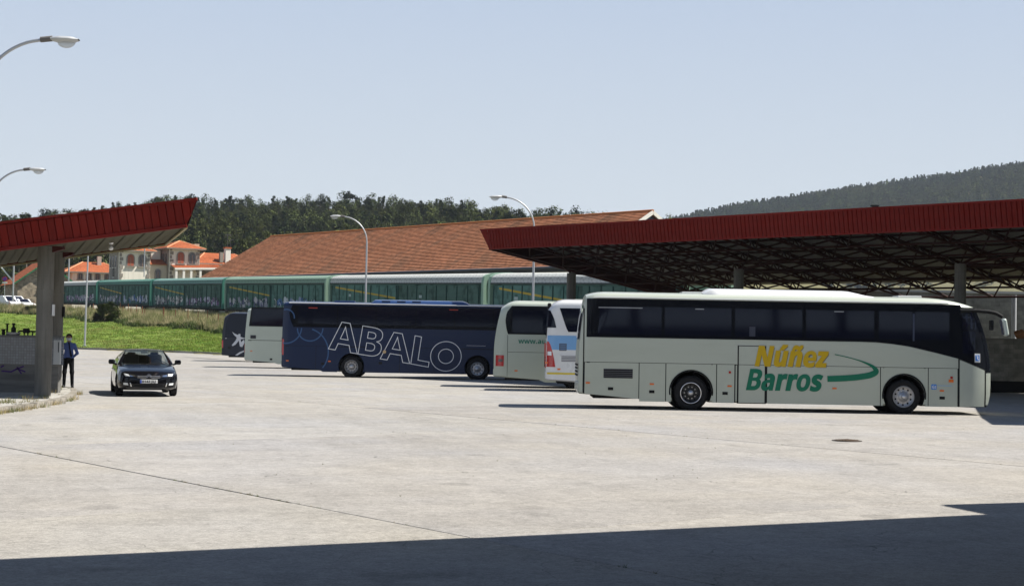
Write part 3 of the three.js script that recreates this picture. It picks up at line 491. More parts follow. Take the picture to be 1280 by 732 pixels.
// --- dark blue coach with outlined letters
{
  const p = 26.95, sx = (u) => (u - 349) / p, sy = (u, v) => (472 + (u - 437) * .0127 - v) / p, a = gnd(437, 472), b = gnd(595, 474), z = (a.z + b.z) / 2;
  const pm = mat([.0055, .016, .053], .4, 0, { clearcoat: .25, clearcoatRoughness: .15, specularIntensity: .5 });
  const c = coach('coach', 'dark blue coach with big outlined white letters along its side', { L: 12.1, H: 3.52, RO: sx(437), WB: (595 - 437) / p, pm, pos: [a.x - sx(437), 0, z - 1.24], group: row, rearRake: .06, rake: .5, rearDrop: .04 });
  const { g, patch, onSide } = c, zz = (x, y) => [340 + x / 4.267, 360 + y / 4.267], q = (x, y) => { const [u, v] = zz(x, y); return [sx(u), sy(u, v)]; };
  const left = (y) => pw([[2.2, q(105, 0)[0]], [2.6, q(84, 0)[0]], [2.95, q(76, 0)[0]], [3.3, q(92, 0)[0]]], y), low = 2.30, hi = 3.33;
  patch('window_band', CM.band, left, 11.6, low, hi, .006, 1, g, 30, 8);
  for (const [x0, x1] of [[.75, 2.55], [2.6, 4.35], [4.4, 6.2], [6.25, 8.0], [8.05, 9.8], [9.85, 11.4]]) patch('window', CM.glass, x0, x1, low + .16, hi - .06, .012, 1, g, 5, 3);
  part('rain_gutter', rbox(10.6, .05, .06, 5.6, 3.425, 1.165, .015), mat([.66, .67, .68], .4), g);
  // lower hatches
  for (const x of [1.61, 5.51, 7.11]) patch('panel_joint', CM.rubber, x - .025, x + .025, .3, 1.42, .004, 1, g, 1, 3); patch('panel_joint', CM.rubber, .2, 10.9, 1.40, 1.45, .004, 1, g, 30, 1);
  for (const [x0, x1] of [[.14, 1.6], [1.62, 2.62], [3.92, 5.5], [5.52, 7.1], [7.12, 8.42]]) patch('luggage_hatch', pm, x0, x1, (x) => x < 1.9 ? lerp(.46, .32, x / 1.9) : .24, 1.42, .01, 1, g, 6, 3);
  patch('side_panel', pm, .14, 11.0, 1.435, low - .012, .01, 1, g, 30, 3);
  for (const [u, v] of [[387.5, 385], [564, 386.6]]) patch('emergency_sign', mat([.4, .05, .03], .6), sx(u - 5.5), sx(u + 5.5), sy(u, v + .7), sy(u, v - .4), .016, 1, g, 2, 1);
  for (const [x, y] of [[72, 390], [297, 392]]) { const [a1, b1] = q(x, y); patch('marker_lamp', CM.orange, a1 - .06, a1 + .06, b1 - .025, b1 + .025, .024, 1, g, 2, 1); }
  for (const [x, y] of [[262, 405], [570, 400]]) { const [a1, b1] = q(x, y); patch('flap_handle', CM.rubber, a1 - .08, a1 + .08, b1 - .05, b1 + .05, .02, 1, g, 2, 1); }
  { const [a1, b1] = q(590, 340); part('filler_cap', onSide(new THREE.CircleGeometry(.08, 16).translate(a1, b1, 0), .03), mat([.5, .36, .2], .4, .5), g); }
  patch('tail_lamp', CM.red, .02, .10, sy(349, 444), sy(349, 424.5), .012, 1, g, 3, 4); part('rear_lamp', rbox(.05, .72, .16, .0, 1.45, .98, .02), CM.red, g); part('rear_lamp', rbox(.05, .72, .16, .0, 1.45, -.98, .02), CM.red, g);
  const wht = mat([.74, .75, .76], .5), lb = mat([.045, .10, .22], .5);
  const letter = (ch, bl, br, up, nm) => { // maps the glyph's own box onto a slanted box in the photograph
    const sh = font.generateShapes(ch, 1); let mn = 1e9, mx = -1e9, my = 0; for (const s of sh) for (const t of s.getPoints(10)) { mn = Math.min(mn, t.x); mx = Math.max(mx, t.x); my = Math.max(my, t.y); }
    const f = (t) => { const s = (t.x - mn) / (mx - mn), h = t.y / my; return q(bl[0] + (br[0] - bl[0]) * s + up[0] * h, bl[1] + (br[1] - bl[1]) * s + up[1] * h); };
    const lines = []; for (const s of sh) for (const cv of [s, ...s.holes]) lines.push(ribbon(dedupe(cv.getPoints(10).map(f)), .0155));
    part('letter_outline', onSide(merge(lines), .013), wht, g).userData.label = 'white outlined letter ' + ch;
  };
  letter('A', [290, 325], [445, 351], [14, -152]); letter('B', [449, 352], [566, 370], [22, -150]); letter('A', [568, 377], [726, 402], [14, -150]); letter('L', [732, 403], [826, 420], [20, -150]);
  for (const r of [82, 40]) { const pts = []; for (let k = 0; k < 48; k++) pts.push(q(919 + Math.cos(k / 48 * 6.2832) * r, 362 + Math.sin(k / 48 * 6.2832) * r * .96)); part('letter_outline', onSide(ribbon(pts, .0155), .013), wht, g).userData.label = 'white ring of the letter O'; }
  const arc = (cx, cy, r, t0, t1) => { const pts = []; for (let k = 0; k <= 40; k++) { const th = lerp(t0, t1, k / 40); pts.push(q(cx + Math.cos(th) * r, cy + Math.sin(th) * r)); } part('blue_ring', onSide(ribbon(pts, .028, false), .012), lb, g); };
  arc(160, 345, 130, -1.25, .68); arc(190, 216, 68, .0, 3.14); arc(60, 213, 84, .02, 1.75); arc(60, 160, 44, -1.9, .1);
  part('web_address', onSide(merge([ribbon([q(1028, 304), q(1130, 306)], .008, false)]), .012), mat([.45, .46, .5], .6), g);
  // roof unit
  part('roof_unit', grid(24, 8, (s, t) => { const x = lerp(q(505, 0)[0], q(1045, 0)[0], s), k = Math.min(smooth(0, .02, s), 1 - smooth(.93, 1, s)), th = Math.PI * t; return V(x, 3.42 + (.06 + .18 * k) * Math.pow(Math.sin(th), .4), -Math.cos(th) * .95); }), paint([.03, .07, .19], .3, .35), g);
  part('roof_hatch', rbox(.95, .07, .8, q(360, 0)[0], 3.54, 0, .02), paint([.03, .07, .19], .3, .35), g);
  for (let k = 0; k < 3; k++) { const [x] = q(590 + k * 82, 0); part('air_intake', box(.4, .06, .02, x, 3.56, .93), CM.under, g); }
  for (const sg of [1, -1]) part('mirror_arm', tube([V(11.5, 3.05, sg * 1.15), V(12.0, 3.0, sg * 1.25), V(12.35, 2.8, sg * 1.3)], .05, 12, 6), CM.rubber, g); for (const sg of [1, -1]) part('mirror', rbox(.14, .5, .24, 12.4, 2.5, sg * 1.3, .06), CM.rubber, g);
}
// --- pale green coach carrying the web address
const greenPm = paint([.43, .47, .39], .04, .5);
{
  const p = 31.4, sx = (u) => (u - 616.5) / p, G = (u) => 420 + EYE * p + .018 * (u - 640), sy = (u, v) => (G(u) - v) / p, a = gnd(640, G(640));
  const c = coach('coach', 'pale green coach with a green web address behind its tail lamp', { L: 12.0, H: 3.50, RO: 3.3, WB: 6.2, pm: greenPm, pos: [a.x - sx(640), 0, a.z - 1.24], group: row, rearRake: .36, rearRound: .5 });
  const { g, patch, onSide } = c, zz = (x, y) => { const u = 600 + x / 4.88, v = 350 + y / 4.88; return [sx(u), sy(u, v)]; };
  const left = (y) => pw([[2.1, zz(166, 0)[0]], [2.3, zz(156, 0)[0]], [2.65, zz(147, 0)[0]], [3.0, zz(155, 0)[0]], [3.25, zz(185, 0)[0]]], y);
  patch('window_band', CM.band, left, 11.3, 2.13, 3.26, .007, 1, g, 26, 10);
  for (const [x0, x1] of [[.72, 2.5], [2.56, 4.4], [4.46, 6.3], [6.36, 8.2], [8.26, 10.1]]) patch('window', CM.glass, x0, x1, 2.2, 3.12, .013, 1, g, 5, 3);
  const sk = (x) => x < 1.9 ? lerp(.46, .33, x / 1.9) : .24;
  patch('panel_joint', CM.rubber, .56, 10.9, 1.395, 1.44, .005, 1, g, 30, 1);
  patch('side_panel', greenPm, .56, 11, 1.425, 2.115, .011, 1, g, 24, 3);
  for (const [x0, x1] of [[.56, 2.55], [3.95, 6.2], [6.22, 8.8]]) patch('luggage_hatch', greenPm, x0, x1, sk, 1.41, .011, 1, g, 8, 3);
  patch('panel_seam', CM.rubber, .535, .55, .46, 2.1, .004, 1, g, 1, 6);
  { const [x0, y0] = zz(229, 385), [x1] = zz(432, 385); const t = textShape('www.aut', 1.22, .19); part('green_lettering', onSide(fillText(t, x0, y0), .014), mat([.012, .17, .11], .5), g); }
  patch('tail_lamp', CM.red, zz(92, 0)[0], zz(142, 0)[0], zz(0, 522)[1], zz(0, 455)[1], .012, 1, g, 5, 4); patch('tail_lamp_reflector', mat([.08, .05, .05], .3, 0, { clearcoat: 1 }), zz(108, 0)[0], zz(136, 0)[0], zz(0, 496)[1], zz(0, 478)[1], .018, 1, g, 3, 2); part('rear_lamp', rbox(.06, .44, .22, .03, 1.1, .95, .03), CM.red, g); part('rear_lamp', rbox(.06, .44, .22, .03, 1.1, -.95, .03), CM.red, g);
  { const [x, y] = zz(218, 552); patch('marker_lamp', CM.orange, x - .06, x + .06, y - .025, y + .025, .024, 1, g, 2, 1); }
  part('roof_unit', grid(20, 6, (s, t) => { const k = Math.min(smooth(0, .04, s), 1 - smooth(.9, 1, s)), th = Math.PI * t; return V(lerp(3, 8, s), 3.40 + (.04 + .16 * k) * Math.pow(Math.sin(th), .4), -Math.cos(th) * .95); }), greenPm, g);
  for (const sg of [1, -1]) part('mirror_arm', tube([V(11.3, 3.05, sg * 1.15), V(11.9, 3.0, sg * 1.25), V(12.25, 2.8, sg * 1.3)], .05, 12, 6), CM.rubber, g); for (const sg of [1, -1]) part('mirror', rbox(.14, .5, .24, 12.3, 2.5, sg * 1.3, .06), CM.rubber, g);
}
// --- white coach with the light blue stripe
let whiteCoach;
{
  const p = 33.3, sx = (u) => (u - 682) / p, G = (u) => 420 + EYE * p + .018 * (u - 640), sy = (u, v) => (G(u) - v) / p, a = gnd(700, G(700)), pm = paint([.70, .70, .69], .05, .35);
  const c = coach('coach', 'white coach with a light blue stripe and tall red tail lamp', { L: 12.0, H: 3.50, RO: 3.2, WB: 6.2, pm, pos: [a.x - sx(700), 0, a.z - 1.24], group: row, rearRake: .12, rearRound: .4 });
  whiteCoach = c.g;
  const { g, patch, onSide } = c, zz = (x, y) => { const u = 600 + x / 4.88, v = 350 + y / 4.88; return [sx(u), sy(u, v)]; }, y = (v) => zz(500, v)[1], x = (v) => zz(v, 300)[0];
  patch('quarter_window', CM.glass, (h) => pw([[2.2, x(397)], [3.0, x(402)]], h), (h) => pw([[2.2, x(467)], [2.75, x(445)], [3.0, x(425)]], h), y(290), y(185), .01, 1, g, 4, 6);
  patch('window_band', CM.glass, (h) => pw([[2.07, x(560)], [2.16, x(540)], [2.4, x(520)], [3.0, x(486)]], h), 11.2, y(315), y(170), .008, 1, g, 26, 8);
  patch('blue_stripe', mat([.17, .36, .62], .45, 0, { clearcoat: .5 }), .04, 11.4, y(425), y(338), .010, 1, g, 40, 3); patch('yellow_line', mat([.65, .50, .05], .5), .04, 11.4, y(575), y(564), .018, 1, g, 40, 1);
  const f = patch('vent', CM.grey, x(479), x(524), y(430), y(386), .012, 1, g, 2, 1); for (let k = 0; k < 3; k++) patch('slat', mat([.12, .2, .32], .5), x(484), x(520), y(425 - k * 13), y(416 - k * 13), .02, 1, f, 2, 1);
  for (const [x0, x1] of [[470, 610], [612, 760]]) patch('luggage_hatch', pm, x(x0), x(x1), y(592), y(452), .010, 1, g, 6, 3);
  const lv = patch('engine_grille', mat([.5, .5, .5], .5), x(492), x(590), y(498), y(458), .014, 1, g, 3, 1); for (let k = 0; k < 4; k++) patch('slat', CM.grey, x(494), x(588), y(494 - k * 9), y(491 - k * 9), .02, 1, lv, 3, 1);
  patch('tail_lamp', CM.red, (h) => x(403), (h) => pw([[y(530), x(457)], [y(470), x(446)], [y(400), x(428)], [y(375), x(414)]], h), y(530), y(375), .012, 1, g, 4, 8); patch('tail_lamp_bezel', CM.lens, x(408), x(432), y(460), y(436), .02, 1, g, 3, 2); part('rear_lamp', rbox(.06, .95, .2, .0, 1.35, 1.0, .03), CM.red, g); part('rear_lamp', rbox(.06, .95, .2, .0, 1.35, -1.0, .03), CM.red, g);
  for (const [a1, b1] of [[478, 543], [402, 505]]) patch('marker_lamp', CM.orange, x(a1) - .05, x(a1) + .06, y(b1) - .03, y(b1) + .03, .024, 1, g, 2, 1);
  part('roof_unit', grid(20, 6, (s, t) => { const k = Math.min(smooth(0, .04, s), 1 - smooth(.9, 1, s)), th = Math.PI * t; return V(lerp(2.4, 7.5, s), 3.40 + (.04 + .14 * k) * Math.pow(Math.sin(th), .4), -Math.cos(th) * .95); }), pm, g);
  part('roof_lamp', rbox(.14, .22, .3, .10, 3.22, .8, .05), CM.rubber, g);
}
// --- second plain pale green coach, far left
{
  const p = 22.2, sx = (u) => (u - 304.5) / p, G = (u) => 420 + EYE * p + .018 * (u - 640), sy = (u, v) => (G(u) - v) / p, a = gnd(330, G(330));
  const c = coach('coach', 'plain pale green coach half hidden behind the dark blue one', { L: 12.0, H: 3.45, RO: 3.2, WB: 6.2, pm: greenPm, pos: [a.x - sx(330), 0, a.z - 1.24], group: row, rearRake: .14, rearDrop: .08 });
  const { g, patch } = c, q = (x, y) => { const u = 250 + x / 4.88, v = 350 + y / 4.88; return [sx(u), sy(u, v)]; };
  patch('window_band', CM.band, (h) => pw([[2.1, .2], [3.2, .32]], h), 11.2, q(400, 282)[1], q(400, 165)[1], .007, 1, g, 26, 6);
  for (const [x0, x1] of [[.4, 2.2], [2.26, 4.1], [4.16, 6], [6.06, 7.9], [7.96, 9.8]]) patch('window', CM.glass, x0, x1, q(400, 275)[1], q(400, 175)[1], .012, 1, g, 5, 3);
  const sk = (x) => x < 1.9 ? lerp(.44, .31, x / 1.9) : .24;
  patch('panel_joint', CM.rubber, .2, 10.9, q(400, 371)[1], q(400, 364)[1], .004, 1, g, 30, 1);
  patch('side_panel', greenPm, .14, 11, q(400, 366)[1], q(400, 286)[1], .01, 1, g, 20, 3); for (const [x0, x1] of [[.14, 2.5], [3.9, 6.2], [6.22, 8.6]]) patch('luggage_hatch', greenPm, x0, x1, sk, q(400, 369)[1], .01, 1, g, 8, 3);
  { const [x0, y0] = q(301, 356), [x1, y1] = q(336, 335), f = patch('vent', CM.grey, x0, x1, y0, y1, .014, 1, g, 2, 1); for (let k = 0; k < 3; k++) patch('slat', CM.rubber, x0 + .02, x1 - .02, lerp(y0, y1, .1 + .3 * k), lerp(y0, y1, .28 + .3 * k), .02, 1, f, 2, 1); }
  { const [x, y] = q(309, 432); patch('marker_lamp', CM.orange, x - .06, x + .06, y - .025, y + .025, .022, 1, g, 2, 1); } { const [x, y] = q(431, 482); patch('flap_handle', CM.rubber, x - .07, x + .07, y - .05, y + .05, .02, 1, g, 2, 1); }
  part('rear_lamp', rbox(.05, .5, .2, .0, 1.1, .98, .02), CM.red, g); part('rear_lamp', rbox(.05, .5, .2, .0, 1.1, -.98, .02), CM.red, g);
}
// --- dark navy coach at the end of the row
{
  const p = 18.6, sx = (u) => (u - 276) / p, G = (u) => 420 + EYE * p + .018 * (u - 640), sy = (u, v) => (G(u) - v) / p, a = gnd(290, G(290)), pm = mat([.010, .013, .024], .4, 0, { clearcoat: .25, specularIntensity: .5 });
  const c = coach('coach', 'dark navy coach with a white leaping figure, end of the row', { L: 12.0, H: 3.35, RO: 3.2, WB: 6.2, pm, pos: [a.x - sx(290), 0, a.z - 1.24], group: row, rearRake: .2, rearRound: .5 });
  const { g, patch, onSide } = c, q = (x, y) => { const u = 250 + x / 4.88, v = 350 + y / 4.88; return [sx(u), sy(u, v)]; };
  patch('window_band', CM.glass, (h) => pw([[1.7, .22], [2.6, .26], [3.1, .45]], h), 11.2, q(200, 350)[1], q(200, 205)[1], .007, 1, g, 26, 6);
  const w = mat([.55, .56, .58], .5), fig = [[190, 314], [206, 326], [226, 334], [232, 326], [242, 330], [241, 345], [262, 352], [262, 358], [243, 360], [247, 378], [264, 362], [268, 380], [254, 408], [240, 404], [232, 368], [214, 392], [196, 402], [190, 396], [214, 366], [220, 350], [204, 336]].map(([x, y]) => q(x, y));
  part('white_figure', onSide(extr(fig, .004), .013), w, g); part('white_line', onSide(ribbon([q(148, 354), q(300, 354)], .02, false), .013), w, g);
  part('white_sweep', onSide(extr([[212, 458], [236, 440], [266, 428], [266, 436], [240, 450], [226, 460]].map(([x, y]) => q(x, y)), .004), .013), w, g);
  patch('tail_lamp', CM.red, .0, .1, q(0, 410)[1], q(0, 364)[1], .012, 1, g, 3, 3); part('rear_lamp', rbox(.05, .5, .2, .0, 1.3, .98, .02), CM.red, g); part('rear_lamp', rbox(.05, .5, .2, .0, 1.3, -.98, .02), CM.red, g);
  patch('flap_handle', CM.rubber, q(166, 0)[0], q(184, 0)[0], q(0, 416)[1], q(0, 402)[1], .02, 1, g, 2, 1);
}

// ---------------------------------------------------------------- canopies
const noiseTex = (lo, hi, s = 8, o = 4, stain = 0) => tex(512, 512, (u, v) => { const n = fbm(u * s, v * s, s, o), f = rnd(), st = fbm(u * 24 + 7, v * 3, 24, 3); const k = lerp(lo, hi, n) * (1 + .12 * (f - .5)) * (1 - stain * smooth(.5, .8, st)); return [k, k, k]; });
const redTex = noiseTex(.8, 1.15, 6, 4, .25);
const redMats = [[.16, .0125, .0085], [.144, .0125, .009], [.172, .015, .0105]].map((c) => mat(c, .6, 0, { map: redTex, specularIntensity: .2 }));
const redDark = mat([.045, .006, .005], .6);
const colTex = tex(512, 512, (u, v) => { const n = fbm(u * 6, v * 6, 6, 5), st = fbm(u * 20, v * 2 + 3, 20, 4), bd = Math.abs((v * 8) % 1 - .5) > .485 ? .86 : 1, f = rnd(); const k = (.7 + .5 * n) * (1 - .22 * smooth(.48, .8, st)) * bd * (1 + .12 * (f - .5)); return [.165 * k, .157 * k, .138 * k]; });
const colMat = mat(0xffffff, .9, 0, { map: colTex });
const deckMat = mat([.23, .225, .21], .8, 0, { map: noiseTex(.75, 1.1) }), barMat = mat([.035, .009, .007], .65), roofTop = mat([.30, .29, .28], .8);
const column = (r, h, seg = 20) => { const g = new THREE.CylinderGeometry(r, r, h, seg, 1).translate(0, h / 2, 0), uv = g.attributes.uv; for (let i = 0; i < uv.count; i++) uv.setXY(i, uv.getX(i) * 1.2, uv.getY(i) * h / 3); return g; };

// big canopy over the coach bays: sloping space-frame roof, red ribbed fascia
{
  const DC = 74.6, C = at(612, 311, DC), hb = C.y, Rt = gnd(1280, 283, hb), e = Rt.clone().sub(C).setY(0).normalize(), n = V(-e.z, 0, e.x); if (n.z > 0) n.negate();
  const LEN = 48, DEP = 14, SL = .147, FH = .92, O = C.clone().setY(0);
  const g = thing('coach_canopy', 'wide red edged canopy on a steel space frame over the coach bays', 'canopy', [O.x, 0, O.z]);
  const Pt = (t, s, h) => V(e.x * t + n.x * s, h - SL * s, e.z * t + n.z * s);   // along the fascia, inwards, height at the fascia line
  // roof deck
  part('roof_deck', [quadGeo([[Pt(-.2, .1, hb + FH - .14), Pt(LEN, .1, hb + FH - .14), Pt(LEN, DEP, hb + FH - .14), Pt(-.2, DEP, hb + FH - .14)]])], deckMat, g);
  part('roof_cover', [quadGeo([[Pt(-.53, -.18, hb + FH - .03), Pt(LEN, -.18, hb + FH - .03), Pt(LEN, DEP + .1, hb + FH - .03), Pt(-.53, DEP + .1, hb + FH - .03)]])], roofTop, g);
  // fascia: fold lines every 0.4 m
  const fas = (A, B, cnt, out, lean) => { const geos = []; for (let i = 0; i < cnt; i++) { const t0 = i / cnt, t1 = (i + .78) / cnt, t2 = (i + 1) / cnt; const P = (t, top, o) => A(t).clone().lerp(B(t), top).addScaledVector(out, o); const q = (a, b, oa, ob) => [P(a, 0, oa), P(b, 0, ob), P(b, 1, ob), P(a, 1, oa)]; const d = .035, m = (t1 + t2) / 2; geos.push(quadGeo([q(t0 + (t2 - t0) * .08, t1, d, d), q(t1, lerp(t1, t2, .35), d, 0), q(lerp(t1, t2, .35), lerp(t1, t2, .65), 0, 0), q(lerp(t1, t2, .65), t2 + (t2 - t0) * .08, 0, d)])); } return merge(geos); };
  const outN = n.clone().negate();
  const bot = (t) => Pt(t * LEN, 0, hb), top = (t) => Pt(t * LEN, 0, hb + FH).addScaledVector(outN, .16);
  const f = part('fascia', fas(bot, top, 232, outN), redMats[0], g); stuff(f);
  part('fascia_backing', quadGeo([[bot(0).addScaledVector(n, .03), bot(1).addScaledVector(n, .03), top(1).addScaledVector(n, .03), top(0).addScaledVector(n, .03)]]), redDark, g);
  { const c0 = bot(0), c1 = top(0), c2 = Pt(-.5, 0, hb + FH).addScaledVector(outN, .16); part('fascia_corner', quadGeo([[c0, c1, c2, c2].map((p) => p.clone().addScaledVector(outN, .03))]), redMats[0], g); }
  part('fascia_trim', [bar(Pt(-.5, 0, hb + FH).addScaledVector(outN, .16), top(1), .10, .07)], redMats[2], g); part('fascia_trim', [bar(bot(0), bot(1), .08, .05)], redMats[2], g);
  // slanting left end
  const eb = (t) => Pt(0, t * DEP, hb), et = (t) => Pt(-.5, t * DEP, hb + FH), oe = e.clone().negate();
  stuff(part('end_fascia', fas((t) => eb(1 - t), (t) => et(1 - t), 68, oe), redMats[1], g)); part('end_backing', quadGeo([[eb(0), eb(1), et(1), et(0)].map((p) => p.clone().addScaledVector(e, .02))]), redDark, g); part('fascia_trim', bar(eb(0), eb(1), .12, .08), redDark, g);
  // space frame
  const mod = 2.3, nb = [], J = Math.floor(DEP / mod), I = Math.floor(LEN / mod), ht = FH - .3;
  const B = (i, j) => Pt(.25 + i * mod, .15 + j * mod, hb + .06), U = (i, j) => Pt(.25 + (i + .5) * mod, .15 + (j + .5) * mod, hb + .06 + ht);
  for (let i = 0; i <= I; i++) for (let j = 0; j < J + 1; j++) {
    const deep = .048, thin = .04;
    if (i < I) nb.push(rod(B(i, j), B(i + 1, j), deep, 5)); if (j < J) nb.push(rod(B(i, j), B(i, j + 1), deep, 5));
    if (i < I && j < J) { for (const [di, dj] of [[0, 0], [1, 0], [0, 1], [1, 1]]) nb.push(rod(B(i + di, j + dj), U(i, j), thin, 4)); if (i < I - 1) nb.push(rod(U(i, j), U(i + 1, j), deep, 5)); if (j < J - 1) nb.push(rod(U(i, j), U(i, j + 1), deep, 5)); }
  }
  stuff(part('space_frame', nb, barMat, g));
  // columns
  const tOf = (u, s) => { let lo = -5, hi = 45; for (let k = 0; k < 40; k++) { const m = (lo + hi) / 2, p = Pt(m, s, 0).add(O); uOf(p.x, -p.z) < u ? lo = m : hi = m; } return lo; };
  for (const u of [714, 923.5, 1201]) { const t = tOf(u, 4.4), h = hb - SL * 4.4; for (const s of [4.4, 12.2]) { const hh = hb - SL * s - .35, q = Pt(t, s, 0), c = part('column', column(.225, hh).translate(q.x, 0, q.z), colMat, g); const hd = []; for (const [a, b] of [[-1, -1], [1, -1], [-1, 1], [1, 1]]) { const i = Math.round((t - .25) / mod), j = Math.round((s - .15) / mod); hd.push(rod(V(q.x, hh - .02, q.z), B(clamp(i + (a > 0 ? 1 : 0), 0, I), clamp(j + (b > 0 ? 1 : 0), 0, J)), .05, 6)); } hd.forEach((x) => part('column_strut', x, barMat, c)); } }
  // things on the roof edge
  { const t = tOf(1091, .6), q = Pt(t, .7, hb + FH).add(O); const v = thing('roof_vent', 'small dark flue standing on the red canopy edge', 'vent', [q.x, q.y, q.z]); part('flue', rbox(.22, .3, .22, 0, .1, 0, .03), CM.under, v); part('flue_cap', rbox(.3, .05, .3, 0, .28, 0, .02), CM.under, v); part('bracket', rod(V(.1, .15, 0), V(.45, -.05, 0), .02, 5), CM.grey, v); }
  { const t = tOf(1137, .6), q = Pt(t, .7, hb + FH).add(O); const v = thing('roof_lamp', 'tiny white lamp on the red canopy edge', 'lamp', [q.x, q.y, q.z]); part('stem', rod(V(0, -.15, 0), V(0, .16, 0), .02, 6), CM.grey, v); part('shade', new THREE.ConeGeometry(.12, .09, 14).translate(0, .18, 0), CM.white, v); }
}
// walls behind the coach bays
const blockTex = tex(512, 512, (u, v) => { const r = Math.floor(v * 10), c = (u * 5 + (r % 2) * .5) % 1, m = (v * 10) % 1 < .06 || c < .03 ? .75 : 1, k = (.6 + .7 * fbm(u * 9, v * 9, 9, 4)) * m * (1 + .2 * (rnd() - .5)) * (.85 + .3 * PERM[(r * 31 + Math.floor(u * 5 + (r % 2) * .5) * 7) & 255] / 255); return [.23 * k, .22 * k, .19 * k]; });
{
  const w = thing('block_wall', 'low grey block wall beyond the lettered pale green coach', 'wall', [0, 0, 0]);
  const z = -67.3, x0 = 17.5, x1 = 34, y0 = .5, y1 = 2.28, g = box(x1 - x0, y1 - y0, .3, (x0 + x1) / 2, (y0 + y1) / 2, z), uv = g.attributes.uv; for (let i = 0; i < uv.count; i++) uv.setXY(i, uv.getX(i) * 8, uv.getY(i) * .9);
  part('wall', g, mat(0xffffff, .95, 0, { map: blockTex }), w); part('wall_coping', box(x1 - x0, .06, .38, (x0 + x1) / 2, y1 + .03, z), mat([.2, .19, .17], .95), w); part('plinth', box(x1 - x0, .56, .1, (x0 + x1) / 2, .23, z - .1), CM.under, w);
  const b = thing('workshop_wall', 'tall dark block wall under the back of the space-frame canopy', 'wall', [0, 0, 0]);
  const g2 = box(26, 4.55, .3, 27, 2.27, -76), uv2 = g2.attributes.uv; for (let i = 0; i < uv2.count; i++) uv2.setXY(i, uv2.getX(i) * 12, uv2.getY(i) * 2.2);
  part('wall', g2, mat([.8, .8, .8], .95, 0, { map: blockTex }), b); part('wall_coping', box(26, .12, .4, 27, 4.6, -76), mat([.4, .39, .36], .9), b);
  { const q = at(1268, 400, 71); solo('downpipe', rod(V(q.x, 2.0, q.z), V(q.x, at(1268, 369, 71).y, q.z), .11, 10), mat([.45, .46, .48], .6), 'pale upright pipe above the low block wall', 'pipe'); }
  { const q = at(1275, 425, 67.3); q.y = 2.34; const gg = new THREE.IcosahedronGeometry(.22, 2), p = gg.attributes.position; for (let i = 0; i < p.count; i++) { const k = .7 + .6 * vn(p.getX(i) * 9 + 20, p.getY(i) * 9 + p.getZ(i) * 5 + 20); p.setXYZ(i, p.getX(i) * k * 1.15, p.getY(i) * k, p.getZ(i) * k * .7); } gg.computeVertexNormals(); solo('rusty_scrap', gg.translate(q.x, q.y + .16, q.z), mat([.30, .14, .06], .9), 'rust brown lump lying on top of the low block wall', 'scrap'); }
}
